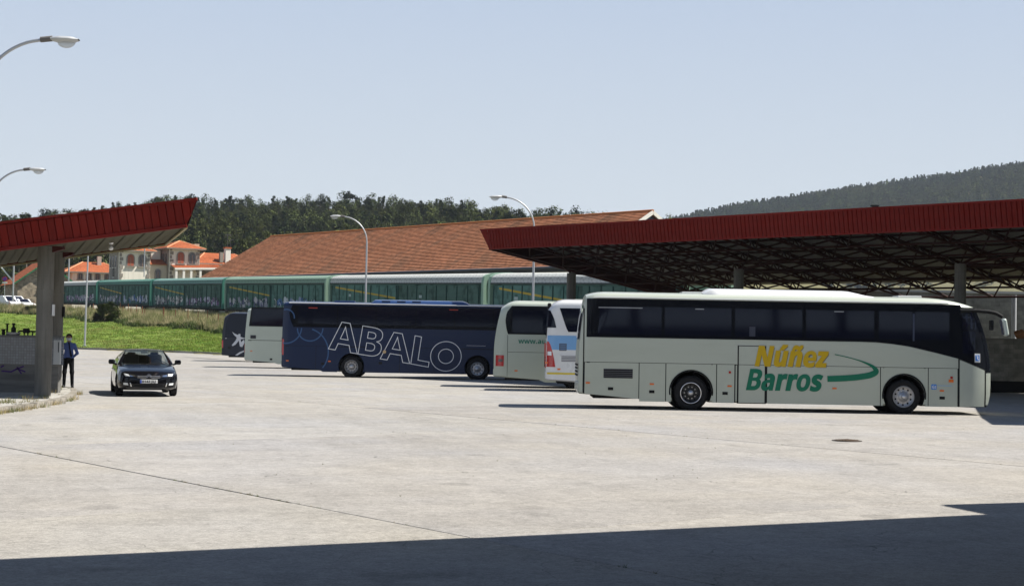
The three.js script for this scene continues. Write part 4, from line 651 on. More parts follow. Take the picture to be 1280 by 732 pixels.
// canopy on the left with tilted roof
{
  const DN = 42.6, DF = 51.7, g = thing('shelter_canopy', 'red tilted shelter roof on two concrete columns', 'canopy', [0, 0, 0]);
  const sl = (249 - 279) / 246, slb = (283 - 312.7) / 233.6, slf = (305 - 332) / 207, UL = -190;
  const TT = at(246, 249, DN - .12), TB = at(233.6, 283, DN), LT = at(UL, 279 + sl * UL, DN - .12), LB = at(UL, 312.7 + slb * UL, DN), FB = at(207, 305, DF), FLB = at(UL, 332 + slf * UL, DF), FT = FB.clone().add(TT.clone().sub(TB)).add(V(0, 0, -.1)), FLT = FLB.clone().add(LT.clone().sub(LB));
  const lo = (t) => LB.clone().lerp(TB, t), hi = (t) => LT.clone().lerp(TT, t);
  { // panels square to the sloping edge, the last ones cut by the slanting tip
    const E = TB.clone().sub(LB).setZ(0), dTB = E.length(), ed = E.clone().normalize(), pd = V(-ed.y, ed.x, 0), rel = TT.clone().sub(LB), dTT = rel.x * ed.x + rel.y * ed.y, FH = rel.x * pd.x + rel.y * pd.y, pw_ = .2185, cnt = Math.ceil(dTT / pw_);
    for (let i = 0; i < cnt; i++) { const a = dTT - (cnt - i) * pw_ + .0, w = pw_, lowH = (d) => d <= dTB ? .035 : FH * (d - dTB) / (dTT - dTB), P3 = (d, top, o) => LB.clone().addScaledVector(ed, d).addScaledVector(pd, top ? FH - .02 : Math.min(lowH(d), FH - .02)).add(V(0, 0, o + (top ? .12 : .12 * Math.min(1, lowH(d) / FH)))); const q = (x, y, ox, oy) => [P3(x, 0, ox), P3(y, 0, oy), P3(y, 1, oy), P3(x, 1, ox)];
      if (a + w > dTT + .01) continue; const fg = quadGeo([q(a + w * .02, a + w * .09, 0, .03), q(a + w * .09, a + w * .93, .03, .03), q(a + w * .93, a + w, .03, 0), q(a + w, Math.min(dTT, a + w * 1.02), 0, 0)]), fu = fg.attributes.uv, o = rnd(); for (let k = 0; k < fu.count; k++) fu.setXY(k, fu.getX(k) + o, fu.getY(k) * .6); part('fascia_panel', fg, redMats[Math.floor(rnd() * 3)], g); }
  }
  part('fascia_backing', quadGeo([[lo(0), lo(1), hi(1), hi(0)].map((p) => p.add(V(0, 0, -.02)))]), redDark, g);
  part('fascia_trim', bar(lo(0).add(V(0, .02, .03)), lo(1).add(V(0, .02, .03)), .10, .09), redMats[2], g); part('fascia_trim', bar(hi(0).add(V(0, .01, .02)), hi(1).add(V(0, .01, .02)), .12, .07), redMats[2], g);
  // end face
  for (let i = 0; i < 14; i++) { const a = i / 14, b = (i + .9) / 14; part('end_panel', quadGeo([[TB.clone().lerp(FB, a), TB.clone().lerp(FB, b), TT.clone().lerp(FT, b), TT.clone().lerp(FT, a)].map((p) => p.add(V(.012, 0, 0)))]), redMats[i % 3], g); }
  part('end_backing', quadGeo([[TB, FB, FT, TT]]), redDark, g);
  part('edge_trim', bar(TB.clone().add(V(-.02, -.03, 0)), FB.clone().add(V(-.02, -.03, 0)), .06, .05), mat([.34, .29, .16], .6), g); part('edge_trim', bar(FB.clone().add(V(0, -.03, 0)), FLB.clone().add(V(0, -.03, 0)), .06, .05), mat([.34, .29, .16], .6), g);
  part('roof_cover', quadGeo([[LT, TT, FT, FLT].map((p) => p.clone().add(V(0, -.03, 0)))]), roofTop, g); part('back_fascia', quadGeo([[FLB, FB, FT, FLT]]), redMats[1], g);
  // soffit boards
  const sof = mat([.105, .10, .072], .9, 0, { specularIntensity: .1 }), N = 34; for (let i = 0; i < N; i++) { const a = (i + .04) / N, b = (i + .93) / N, m = (p, q, t) => p.clone().lerp(q, t); part('soffit_board', quadGeo([[m(LB, TB, a), m(LB, TB, b), m(FLB, FB, b), m(FLB, FB, a)].map((p) => p.add(V(0, .02 + .015 * (i % 2), -.02)))]), sof, g); }
  part('soffit_backing', quadGeo([[LB, TB, FB, FLB].map((p) => p.clone().add(V(0, .06, 0)))]), sof, g);
  // columns, haunches
  const c1 = gnd(52.5, 495, .13), c2 = gnd(66.5, 488, .13), hs = (x, D) => { const t = clamp((D - DN) / (DF - DN), 0, 1), a = LB.clone().lerp(FLB, t), b = TB.clone().lerp(FB, t); return lerp(a.y, b.y, (x - a.x) / (b.x - a.x)); };
  for (const c of [c1, c2]) { const h = hs(c.x, -c.z); const o = part('column', column(.228, h - .1).translate(c.x, .12, c.z), colMat, g); part('haunch', extr([[-.2, 0], [.5, .22], [.5, .3], [-.2, .3]], .2, .01).translate(c.x, h - .28, c.z - .1), redDark, o);
    part('sign_plate', rbox(.05, .32, .14, c.x + .25, 2.55, c.z + .02, .01), c === c1 ? CM.white : CM.rubber, o); }
  { const q = at(139.5, 303, 47), o = part('lamp_bracket', extr([[-.2, 0], [.14, 0], [.0, -.32]], .1, .01).translate(q.x, q.y + .2, q.z), redDark, g); part('globe_lamp', new THREE.SphereGeometry(.075, 12, 8).translate(q.x, q.y, q.z + .1), CM.lens, o); part('globe_lamp', new THREE.SphereGeometry(.075, 12, 8).translate(q.x, q.y - .17, q.z + .1), CM.lens, o); }
}
// pavement island under it
const poly = [[-12.1, 30], [-12.1, 37], [-12.1, 40.6], [-12.35, 43.2], [-12.75, 45.6], [-13.25, 47.7], [-13.8, 49.6], [-14.3, 50.8], [-15.2, 51.9], [-16.6, 52.4], [-26, 52.6], [-26, 30]];
const clipXZ = (pl, n, d) => { const out = []; for (let i = 0; i < pl.length; i++) { const a = pl[i], b = pl[(i + 1) % pl.length], sa = n.dot(a) - d, sb = n.dot(b) - d; if (sa >= 0) out.push(a); if (sa * sb < 0) out.push(a.clone().lerp(b, sa / (sa - sb))); } return out; };
{
  const pv = poly.map(([x, d]) => V(x, 0, -d)), hp = pv.map((p, i) => { const q = pv[(i + 1) % pv.length], n = V(-(q.z - p.z), 0, q.x - p.x).normalize(); if (n.dot(V(-18, 0, -40).sub(p)) < 0) n.negate(); return [n, n.dot(p) + .17]; });
  const grp = new THREE.Group(); grp.name = 'pavement'; grp.userData = { kind: 'structure' }; scene.add(grp);
  const pmats = [[.36, .345, .31], [.33, .315, .285], [.385, .37, .335]].map((c) => mat(c, .9, 0, { map: noiseTex(.75, 1.2, 12, 4, .3) }));
  part('pavement_base', extr(pv.map((p) => { const c = V(-18, 0, -40), d = p.clone().sub(c); return [c.x + d.x * .985, -(c.z + d.z * .985)]; }), .11).rotateX(-Math.PI / 2), jointMat, grp);
  for (let i = 0; i < 15; i++) for (let j = 0; j < 24; j++) { const x0 = -26 + i * .97, z0 = -52.6 + j * .97, s = .012; let pl = [V(x0 + s, 0, z0 + s), V(x0 + .97 - s, 0, z0 + s), V(x0 + .97 - s, 0, z0 + .97 - s), V(x0 + s, 0, z0 + .97 - s)]; for (const [n, d] of hp) if (pl.length) pl = clipXZ(pl, n, d); if (pl.length < 3) continue; if (x0 < -19.5) continue; part('paving_tile', extr(pl.map((p) => [p.x, -p.z]), .03).rotateX(-Math.PI / 2).translate(0, .1 + rr(0, .004), 0), pmats[Math.floor(rnd() * 3)], grp); }
  const km = [[.28, .255, .215], [.24, .22, .185], [.31, .285, .245]].map((c) => mat(c, .9, 0, { map: noiseTex(.6, 1.2, 14, 4, .5) })), cv = new THREE.CatmullRomCurve3(pv.slice(0, 11)), Lc = cv.getLength(), N = Math.round(Lc / .98);
  for (let i = 0; i < N; i++) { const a = cv.getPointAt(i / N), b = cv.getPointAt((i + .975) / N), n = V(-(b.z - a.z), 0, b.x - a.x).normalize(); if (n.dot(V(-18, 0, -40).sub(a)) < 0) n.negate(); const w = rr(-.006, .006); part('kerb_stone', quadPrism([a, b, b.clone().addScaledVector(n, .17), a.clone().addScaledVector(n, .17)], 0, .135 + w), km[Math.floor(rnd() * 3)], grp); }
  const ms = [], cs = []; for (let i = 0; i < 260; i++) { const t = rnd() * .62 + .06, p = cv.getPointAt(t), out = rnd() < .6; if (fbm(t * 40, 2.2, 256, 2) < .46) continue; const dx = out ? rr(.0, .12) : rr(-.9, -.15); ms.push(M4(p.x + dx, out ? 0 : .13, p.z + rr(-.1, .1), rnd() * 6, rr(.25, .7))); const k = rr(.7, 1.2); cs.push(rnd() < .6 ? rgb(.32 * k, .25 * k, .11 * k) : rgb(.14 * k, .16 * k, .05 * k)); }
  const o = instanced('kerb_weeds', bladeGeo(18, .22, .22, .012, 1.1), mat(0xffffff, .9), ms, cs); stuff(o); o.userData.label = 'dry weeds sprouting along the kerb and paving joints of the island'; o.userData.category = 'weeds';
}
function quadPrism(b, y0, y1) { const q = (p, y) => V(p.x, y, p.z), f = []; f.push(b.map((p) => q(p, y1))); for (let i = 0; i < 4; i++) { const a = b[i], c = b[(i + 1) % 4]; f.push([q(a, y0), q(c, y0), q(c, y1), q(a, y1)]); } return quadGeo(f); }
// parapet beside the columns
{
  const D = 46.1, xr_ = at(75, 440, D).x, xl = -22, g = thing('stair_parapet', 'low wall with glazed tile band behind the concrete column', 'wall', [0, 0, 0]);
  const yT = at(30, 421, D).y, yM = at(30, 455.5, D).y, lowTex = tex(512, 256, (u, v) => { const n = fbm(u * 8, v * 8, 8, 5), k = (.5 + .9 * n) * (1 + .15 * (rnd() - .5)); return [.145 * k, .14 * k, .13 * k]; });
  const lg = box(xr_ - xl - .06, yM - .13, .3, (xr_ + xl) / 2 - .03, (yM + .13) / 2, -D - .17); part('plinth', lg, mat(0xffffff, .95, 0, { map: lowTex }), g);
  const ug = box(xr_ - xl, yT - yM, .34, (xr_ + xl) / 2, (yT + yM) / 2, -D - .17), w = xr_ - xl, hgt = yT - yM, uv = ug.attributes.uv; for (let i = 0; i < uv.count; i++) uv.setXY(i, uv.getX(i) * w / .8, uv.getY(i) * hgt / .8);
  const tileTex = tex(256, 256, (u, v) => { const a = (u * 10) % 1, b = (v * 10) % 1, gap = a < .12 || b < .12, id = PERM[(Math.floor(u * 10) * 17 + Math.floor(v * 10) * 5) & 255] / 255, k = .85 + .3 * id; return gap ? [.085, .09, .10] : [.16 * k, .17 * k, .195 * k]; });
  part('tile_band', ug, mat(0xffffff, .25, 0, { map: tileTex, clearcoat: .6 }), g); part('coping', box(w + .04, .05, .4, (xr_ + xl) / 2, yT + .025, -D - .17), mat([.14, .14, .14], .8), g);
  const cab = at(71, 440, D - .1); part('meter_cabinet', rbox(.20, .72, .12, cab.x, cab.y, cab.z, .015), mat([.42, .43, .43], .6), g); part('cabinet_slot', box(.02, .3, .01, cab.x + .05, cab.y + .15, cab.z + .066), CM.rubber, g);
  { const pts = [[-1, 463], [6, 461], [10, 458], [4, 457]]; const pur = mat([.07, .03, .14], .8), q = (u, v) => { const p = at(u, v, D); return [p.x, p.y]; }; for (const l of [[[1, 463.5], [13, 464.5], [21, 460.5]], [[20.5, 458.5], [26, 467]], [[29, 457.5], [21, 460.8], [31, 464.5]], [[0, 459], [4, 456.5]]]) part('graffiti_stroke', ribbon(l.map(([u, v]) => q(u, v)), .022, false, 0).translate(0, 0, -D - .012), pur, g); }
  const dk = CM.under, y = yT + .05, Q = (u) => at(u, 415, D + .15).x, H = (v) => at(20, v, D + .15).y, z = -D - .17;
  const bw = thing('bowl_fitting', 'pale round bowl with dark bottle shaped post on the tiled wall', 'fitting', [Q(16), y, z]); part('bowl', new THREE.LatheGeometry([[.001, 0], [.17, 0], [.21, .06], [.2, .085], [.001, .085]].map(([r, h]) => new THREE.Vector2(r, h)), 24), mat([.4, .4, .39], .6), bw); part('post', new THREE.LatheGeometry([[.07, .08], [.07, .2], [.035, .25], [.03, .3], [.055, .3], [.05, .35], [.001, .36]].map(([r, h]) => new THREE.Vector2(r, h)), 14), dk, bw);
  const p1 = thing('stub_post', 'thin dark upright bar on the tiled wall', 'post', [Q(8), y, z]); part('shaft', rod(V(0, 0, 0), V(0, H(405) - y, 0), .03, 8), dk, p1); part('cap', rbox(.09, .03, .09, 0, H(405) - y, 0, .01), dk, p1);
  const p2 = thing('stub_post', 'short thick dark upright on the tiled wall', 'post', [Q(3.4), y, z]); part('shaft', rod(V(0, 0, 0), V(0, H(412) - y, 0), .05, 8), dk, p2); part('cap', rbox(.12, .03, .12, 0, H(412) - y, 0, .01), dk, p2);
  const pv = thing('valve_pipe', 'dark horizontal pipe with a valve box on the tiled wall', 'pipe', [Q(32), y, z]), L = (u) => Q(u) - Q(32); part('pipe', tube([V(L(21), .02, 0), V(L(23), H(414) - y, 0), V(L(32), H(413.6) - y, 0), V(L(56), H(414) - y, 0)], .028, 20, 6), dk, pv); part('valve_box', rbox(.17, .14, .14, 0, H(413) - y, 0, .02), dk, pv); for (const u of [29.5, 34, 40, 46]) part('support', rod(V(L(u), 0, 0), V(L(u), H(414) - y, 0), .02, 6), dk, pv);
}
// unseen canopy wing, added and shaped to throw shade beside the lettered coach
{
  const HT = 6.0, pts = [[17.0, 40.6], [17.9, 44.5], [20.1, 52.6], [20.6, 52.6], [32, 41.2], [32, 40.6]], g = thing('added_canopy_wing', 'unseen red edged canopy wing added to cast shade beside the lettered coach', 'canopy', [0, 0, 0]);
  part('roof_slab', extr(pts, .2).rotateX(-Math.PI / 2).translate(0, HT - .2, 0), deckMat, g);
  for (const [i, j] of [[0, 1], [1, 2], [5, 0]]) part('fascia', bar(V(pts[i][0], HT - .4, -pts[i][1]), V(pts[j][0], HT - .4, -pts[j][1]), .1, .8), redMats[i % 3], g);
  for (const [x, D] of [[19.6, 43.4], [26.5, 42.6], [20.6, 49.6]]) part('column', column(.225, HT - .2).translate(x, 0, -D), colMat, g);
}
// canopy that shades the foreground; unseen building added behind it to deepen that shade
{
  const HT = 7.0, sh = (u, v) => { const p = gnd(u, v), k = HT / SUN.y; return [p.x + SUN.x * k, -(p.z + SUN.z * k)]; };
  const a = sh(0, 700), b = sh(1240, 643), c = sh(1180, 631), d = sh(1280, 628.2), e = [(b[0] - a[0]), (b[1] - a[1])], l = Math.hypot(...e), a2 = [a[0] - e[0] / l * 16, a[1] - e[1] / l * 16], f = [d[0] - c[0], d[1] - c[1]], fl = Math.hypot(...f), d2 = [c[0] + f[0] / fl * 24, c[1] + f[1] / fl * 24];
  const out = [a2, b, c, d2, [d2[0] + 2, -14], [-26, -14]];
  const g = thing('station_canopy', 'red edged station canopy that shades the near concrete', 'canopy', [0, 0, 0]);
  part('roof_slab', extr(out.map(([x, D]) => [x, D]), .2).rotateX(-Math.PI / 2).translate(0, HT - .2, 0), deckMat, g);
  for (let i = 0; i < 3; i++) { const p = out[i], q = out[i + 1]; part('fascia', bar(V(p[0], HT - .43, -p[1]), V(q[0], HT - .43, -q[1]), .12, .84), redMats[i], g); }
  for (const [x, D] of [[-9, 4], [6.4, 9.4], [16, 15], [-9, -6], [4, -6], [16, -4]]) part('column', column(.24, HT - .2).translate(x, 0, -D), colMat, g);
  for (let k = 0; k < 9; k++) part('roof_beam', box(44, .3, .18, 3, HT - .35, 11 - k * 2.1), barMat, g);
  const s = thing('added_station_building', 'unseen station building with dark windows added behind the near canopy to deepen its shade', 'building', [0, 0, 0]);
  const wm = mat([.36, .33, .28], .9, 0, { map: noiseTex(.8, 1.1) });
  part('wall', box(64, 4.9, .4, 2, 2.45, 14.4), wm, s); part('side_wall', box(.4, 6.6, 30, 34.5, 3.3, 0), wm, s); part('parapet', box(64.4, .4, .6, 2, 5.1, 14.4), redMats[1], s);
  for (let k = 0; k < 10; k++) part('window', box(3.6, 2.6, .08, -24 + k * 5.8, 2.2, 14.16), CM.glass, s);
}

// ---------------------------------------------------------------- long tiled hall behind the railway
const tileCol = (base, patch) => tex(1024, 1024, (u, v) => { const big = fbm(u * 3, v * 5, 5, 3), st = fbm(u * 26, v * 6 + 5, 26, 4), f = rnd(), t = PERM[(Math.floor(u * 44) * 13 + PERM[Math.floor(v * 42) & 255]) & 255] / 255, k = (.72 + .5 * big) * (.74 + .5 * t) * (1 + .1 * (f - .5)), d = patch * smooth(.40, .78, st * .45 + big * .55) * .85; return [lerp(base[0], base[0] * .5, d) * k, lerp(base[1], base[1] * .62, d) * k, lerp(base[2], base[2] * .7, d) * k]; });
const hallTile = mat(0xffffff, .9, 0, { map: tileCol([.405, .175, .092], 1) }), houseTile = mat(0xffffff, .85, 0, { map: tileCol([.385, .115, .048], .4) });
// roof slope as overlapping courses of tiles: corners a,b at the eave, c,d at the ridge
function courses(a, b, c, d, n, m, scale = 12, lift = .05, wave = 0) {
  const q = [], up = b.clone().sub(a).cross(d.clone().sub(a)).normalize(); if (up.y < 0) up.negate();
  const gs = [], wl = a.distanceTo(b), hl = a.distanceTo(d);
  for (let i = 0; i < n; i++) { const t0 = i / n, t1 = (i + 1.06) / n, A = a.clone().lerp(d, t0).addScaledVector(up, lift), B = b.clone().lerp(c, t0).addScaledVector(up, lift), C = b.clone().lerp(c, Math.min(1, t1)), D = a.clone().lerp(d, Math.min(1, t1)), A0 = a.clone().lerp(d, t0), B0 = b.clone().lerp(c, t0);
    const g = quadGeo([[A, B, C, D], [A0, B0, B, A]]), uv = g.attributes.uv; for (let k = 0; k < uv.count; k++) { uv.setXY(k, uv.getX(k) / scale + .13 * (i % 2) * 0, (uv.getY(k) + t0 * hl) / scale); } gs.push(g); }
  return merge(gs);
}
{
  const he = 9.1, hr = 14.7, ang = 49 * Math.PI / 180, w = 10, e = V(Math.cos(ang), 0, Math.sin(ang)), n = V(e.z, 0, -e.x), R0 = gnd(338, 296, hr);
  let t = 60; for (let k = 0; k < 60; k++) { const p = R0.clone().addScaledVector(e, t); t += (815 - uOf(p.x, -p.z)) * .08; }
  const R1 = R0.clone().addScaledVector(e, t), P = (r, s, y) => r.clone().addScaledVector(n, s).setY(y);
  const g = thing('long_hall', 'long hall with weathered orange tiled gable roof behind the train', 'building', [0, 0, 0]);
  const wallM = mat([.40, .36, .30], .9, 0, { map: noiseTex(.8, 1.15) });
  const rf = part('roof', courses(P(R0, -w - .6, he - .33), P(R1, -w - .6, he - .33), P(R1, 0, hr), P(R0, 0, hr), 32, hallTile, 14, .10), hallTile, g); stuff(rf);
  stuff(part('roof', courses(P(R0, w + .6, he - .33), P(R1, w + .6, he - .33), P(R1, 0, hr), P(R0, 0, hr), 32, hallTile, 14, .10), hallTile, g));
  part('ridge_tiles', new THREE.CylinderGeometry(.16, .16, R0.distanceTo(R1), 8).rotateZ(Math.PI / 2).rotateY(-ang).translate((R0.x + R1.x) / 2, hr + .04, (R0.z + R1.z) / 2), mat([.36, .13, .045], .9), g);
  const i0 = R0.clone().addScaledVector(e, .5), i1 = R1.clone().addScaledVector(e, -.7);
  part('wall', quadGeo([[P(i0, -w, 2), P(i1, -w, 2), P(i1, -w, he), P(i0, -w, he)], [P(i0, w, 2), P(i1, w, 2), P(i1, w, he), P(i0, w, he)]]), wallM, g);
  for (const r of [i0, i1]) part('gable_wall', [quadGeo([[P(r, -w, 2), P(r, w, 2), P(r, w, he), P(r, -w, he)]]), quadGeo([[P(r, -w, he), P(r, w, he), P(r, .01, hr - .15), P(r, -.01, hr - .15)]])], r === i1 ? mat([.10, .13, .22], .8) : wallM, g);
  for (const s of [-1, 1]) part('barge_board', bar(P(R1, 0, hr - .1), P(R1, s * (w + .6), he - .45), .12, .36), mat([.62, .60, .55], .7), g);
  const gut = part('gutter', rod(P(R0, -w - .75, he - .42), P(R1, -w - .75, he - .42), .17, 8), mat([.07, .075, .085], .6), g); part('eaves_board', bar(P(R0, -w - .5, he - .62), P(R1, -w - .5, he - .62), .5, .28), mat([.05, .052, .055], .8), g);
  for (let k = 1; k < 14; k++) { const r = R0.clone().addScaledVector(e, t * k / 14); part('gutter_bracket', rod(P(r, -w - .78, he - .40), P(r, -w + .1, he - 1.2), .045, 5), mat([.4, .4, .38], .7), gut); }
}
// ---------------------------------------------------------------- goods train
const railLine = (a) => { const [x, D] = fromAQ(a, 0); return V(x, railH(a), -D); };
{
  const tr = new THREE.Group(); tr.name = 'railway_track'; tr.userData = { kind: 'structure' }; scene.add(tr);
  const bal = tex(256, 256, () => { const k = rr(.5, 1.2); return [.16 * k, .14 * k, .12 * k]; });
  part('ballast', grid(60, 6, (s, t) => { const a = lerp(-24, 230, s), q = lerp(2.9, -2.9, t), [x, D] = fromAQ(a, q), c = 1 - smooth(1.5, 2.9, Math.abs(q)); return V(x, railH(a) - .62 + .45 * c, -D); }, (s, t) => [s * 120, t * 3]), mat(0xffffff, .95, 0, { map: bal }), tr);
  for (const q of [-.83, .83]) part('rail', tube([...Array(20)].map((_, i) => { const a = -24 + i * 13, [x, D] = fromAQ(a, q); return V(x, railH(a) - .08, -D); }), .06, 60, 4), mat([.12, .08, .06], .6, .4), tr);
}
const teal = (c) => mat(c, .88, 0, { map: noiseTex(.75, 1.15, 10, 4, .45) });
function graffiti(k) { // loose painted strokes without letters
  const cv = document.createElement('canvas'); cv.width = 512; cv.height = 128; const c = cv.getContext('2d'); c.clearRect(0, 0, 512, 128);
  const pal = [['#8d8f99', '#5a5c78', '#b4b2b4'], ['#8c93b0', '#4f6f9c', '#c3c6cc'], ['#a09c98', '#6d6a70', '#d0ccc8'], ['#9a9aa8', '#74577a', '#b8bcc4']][k % 4];
  for (let i = 0; i < 40; i++) { const x = rr(10, 480), y = rr(44, 100), s = rr(18, 40); c.fillStyle = pal[Math.floor(rnd() * 3)]; c.globalAlpha = rr(.75, 1); c.beginPath(); c.moveTo(x, y + s * .6); c.bezierCurveTo(x - s * .4, y - s, x + s * .5, y - s * 1.2, x + s * .7, y - s * .2); c.bezierCurveTo(x + s * 1.1, y + s * .3, x + s * .3, y + s * .9, x, y + s * .6); c.fill(); }
  for (let i = 0; i < 34; i++) { const x = rr(6, 490), y = rr(40, 108); c.strokeStyle = rnd() < .5 ? '#d6d4d2' : '#23242e'; c.globalAlpha = rr(.5, .95); c.lineWidth = rr(2, 6); c.beginPath(); c.moveTo(x, y); c.bezierCurveTo(x + rr(-20, 30), y + rr(-40, 10), x + rr(0, 40), y + rr(-10, 40), x + rr(4, 34), y + rr(-26, 20)); c.stroke(); }
  const t = new THREE.CanvasTexture(cv); t.colorSpace = THREE.SRGBColorSpace; return t;
}
{
  const frameM = mat([.24, .36, .27], .75), tealFrame = mat([.05, .19, .14], .75), dark = mat([.03, .032, .035], .85), yel = mat([.42, .30, .04], .7), rib = mat([.032, .070, .058], .85);
  const bodyM = [teal([.082, .160, .130]), teal([.10, .195, .165]), teal([.080, .142, .116])], roofs = { white: teal([.50, .51, .48]), green: teal([.24, .34, .265]), teal: teal([.19, .31, .275]), deep: teal([.12, .25, .20]) };
  const spec = [[-.8, 0, 'white', frameM, 'goods wagon with white roof tucked under the space-frame canopy edge', 1], [0, 1, 'white', frameM, 'goods wagon with white roof and mid green end frame above the blue coach', 1], [1, 2, 'green', frameM, 'goods wagon with pale green roof and twin end posts', 0], [2, 3, 'teal', tealFrame, 'goods wagon with turquoise roof and blue graffiti', 1], [3, 4, 'deep', tealFrame, 'goods wagon with deep green roof behind the round bush', 2], [4, 5.5, 'white', tealFrame, 'goods wagon with off white roof beyond the lamp post', 2]];
  spec.forEach(([n0, n1, rf, fm, label, bi], wi) => {
    const a = railLine(n0 * WL), b = railLine(n1 * WL), c = a.clone().add(b).multiplyScalar(.5), Lw = a.distanceTo(b) - .7, g = thing('goods_wagon', label, 'railway wagon', [c.x, c.y, c.z], 0, 'green sliding-wall wagons of the goods train');
    const d = a.clone().sub(b).normalize(); g.rotation.order = 'YZX'; g.rotation.y = Math.atan2(-d.z, d.x); g.rotation.z = Math.asin(d.y);
    const h = Lw / 2, y0 = .98, y1 = 3.58, yr = 4.30, zw = 1.42;
    part('body', box(Lw - 1.0, y1 - y0, 2 * zw, 0, (y0 + y1) / 2, 0), bodyM[bi], g);
    const arch = []; for (let k = 0; k <= 10; k++) { const th = Math.PI * k / 10; arch.push([Math.cos(th) * (zw + .1), y1 + .02 + (yr - y1) * Math.pow(Math.sin(th), .5)]); }
    part('roof', extr(arch, Lw - .5).rotateY(Math.PI / 2).translate(-h + .25, 0, 0), roofs[rf], g); part('eaves_rail', box(Lw - .5, .1, .05, 0, y1 - .02, zw + .10), mat([.06, .075, .07], .8), g); part('eaves_rail', box(Lw - .5, .1, .05, 0, y1 - .02, -zw - .10), dark, g);
    for (const s of [1, -1]) for (let k = 0; k < 2; k++) {
      const x0 = k ? .12 : -h + .75, x1 = k ? h - .75 : -.12, dm = bodyM[(bi + k) % 3], dr = part('sliding_door', box(x1 - x0, y1 - y0 - .28, .07, (x0 + x1) / 2, (y0 + y1) / 2 - .02, s * (zw + .045)), dm, g);
      const nr = 8; for (let r = 0; r <= nr; r++) part('door_rib', box(.09, y1 - y0 - .3, .06, lerp(x0 + .08, x1 - .08, r / nr), (y0 + y1) / 2 - .02, s * (zw + .10)), rib, dr);
      part('door_rail', box(x1 - x0, .08, .06, (x0 + x1) / 2, y0 + .12, s * (zw + .10)), dark, dr);
      if (s > 0 && k === 0) { const A = [x0 + .9, y1 - .35], B = [x1 - .3, y0 + 1.45]; part('yellow_stripe', ribbon([A, B], .07, false, 0).translate(0, 0, zw + .085), yel, dr); }
      if (s > 0 && (wi > 1 || k)) { const gw = (x1 - x0) * .94, gt = new THREE.PlaneGeometry(gw, 1.5); part('painted_graffiti', gt.translate((x0 + x1) / 2, y0 + .82, zw + .088), mat(0xffffff, .8, 0, { map: graffiti(wi * 2 + k), transparent: true }), dr); }
      if (s > 0 && wi < 2) part('door_mark', box(.5, .22, .012, lerp(x0, x1, .3), y1 - 1.0, zw + .09), mat([.35, .42, .40], .8), dr);
    }
    for (const s of [-1, 1]) { const fr = part('end_frame', extr([...arch.map(([z, y]) => [z * 1.03, y + .03]), [-zw - .12, .95], [-zw + .16, .95], ...arch.slice(0).reverse().map(([z, y]) => [z * .88, y - .22]), [zw - .16, .95], [zw + .12, .95]], .34).rotateY(Math.PI / 2).translate(s * (h - .17) - .17, 0, 0), fm, g); part('end_wall', box(.08, y1 - y0, 2 * zw - .2, s * (h - .5), (y0 + y1) / 2, 0), fm, g); for (const z of [-.5, .5]) part('buffer', rod(V(s * h, 1.05, z * 1.7), V(s * (h + .3), 1.05, z * 1.7), .14, 10), dark, g); }
    part('underframe', [box(Lw - .6, .26, 2.3, 0, .86, 0)], dark, g); for (const s of [-1, 1]) part('side_sill', box(Lw - .6, .14, .08, 0, .92, s * 1.36), dark, g);
    for (const f of [-.36, -.30, .30, .36]) for (const s of [-1, 1]) part('wheel', new THREE.CylinderGeometry(.46, .46, .13, 20).rotateX(Math.PI / 2).translate(f * Lw, .46, s * .78), dark, g);
    for (const f of [-.33, .33]) for (const s of [-1, 1]) part('axle_guard', extr([[-1.4, 0], [1.4, 0], [1.0, -.42], [-1.0, -.42]], .08).translate(f * Lw, .8, s * 1.02), dark, g);
  });
}
// ---------------------------------------------------------------- houses beyond the railway
const stoneTex = tex(512, 512, (u, v) => { const n = fbm(u * 24, v * 30, 24, 2), r = Math.floor(v * 26), c = Math.floor(u * 17 + PERM[r & 255] / 80), k = (.6 + .6 * PERM[(r * 7 + c * 13) & 255] / 255) * (.8 + .4 * n) * ((v * 26) % 1 < .12 ? .7 : 1); return [.36 * k, .30 * k, .215 * k]; });
const cream = mat([.74, .70, .60], .9, 0, { map: noiseTex(.88, 1.08, 6, 4, .15) }), stoneM = mat([.27, .245, .21], .95, 0, { map: noiseTex(.6, 1.2, 16) }), winM = mat([.05, .04, .04], .25, 0, { clearcoat: .6 }), redBlind = mat([.32, .09, .05], .7), trimW = mat([.68, .66, .60], .8);
const archPts = (w, h) => { const p = [[-w / 2, 0], [w / 2, 0], [w / 2, h - w / 2]]; for (let k = 1; k < 10; k++) { const t = Math.PI * k / 10; p.push([Math.cos(t) * w / 2, h - w / 2 + Math.sin(t) * w / 2]); } p.push([-w / 2, h - w / 2]); return p; };
function archWindow(parent, x, y, z, w, h, pane = winM) { const f = part('window', extr(archPts(w + .34, h + .24), .12).translate(x, y - .1, z), stoneM, parent); part('pane', extr(archPts(w, h), .05).translate(x, y, z + .09), pane, f); part('sill', box(w + .5, .14, .26, x, y - .12, z + .1), stoneM, f); part('glazing_bar', box(.07, h * .8, .04, x, y + h * .4, z + .155), mat([.3, .2, .14], .7), f); }
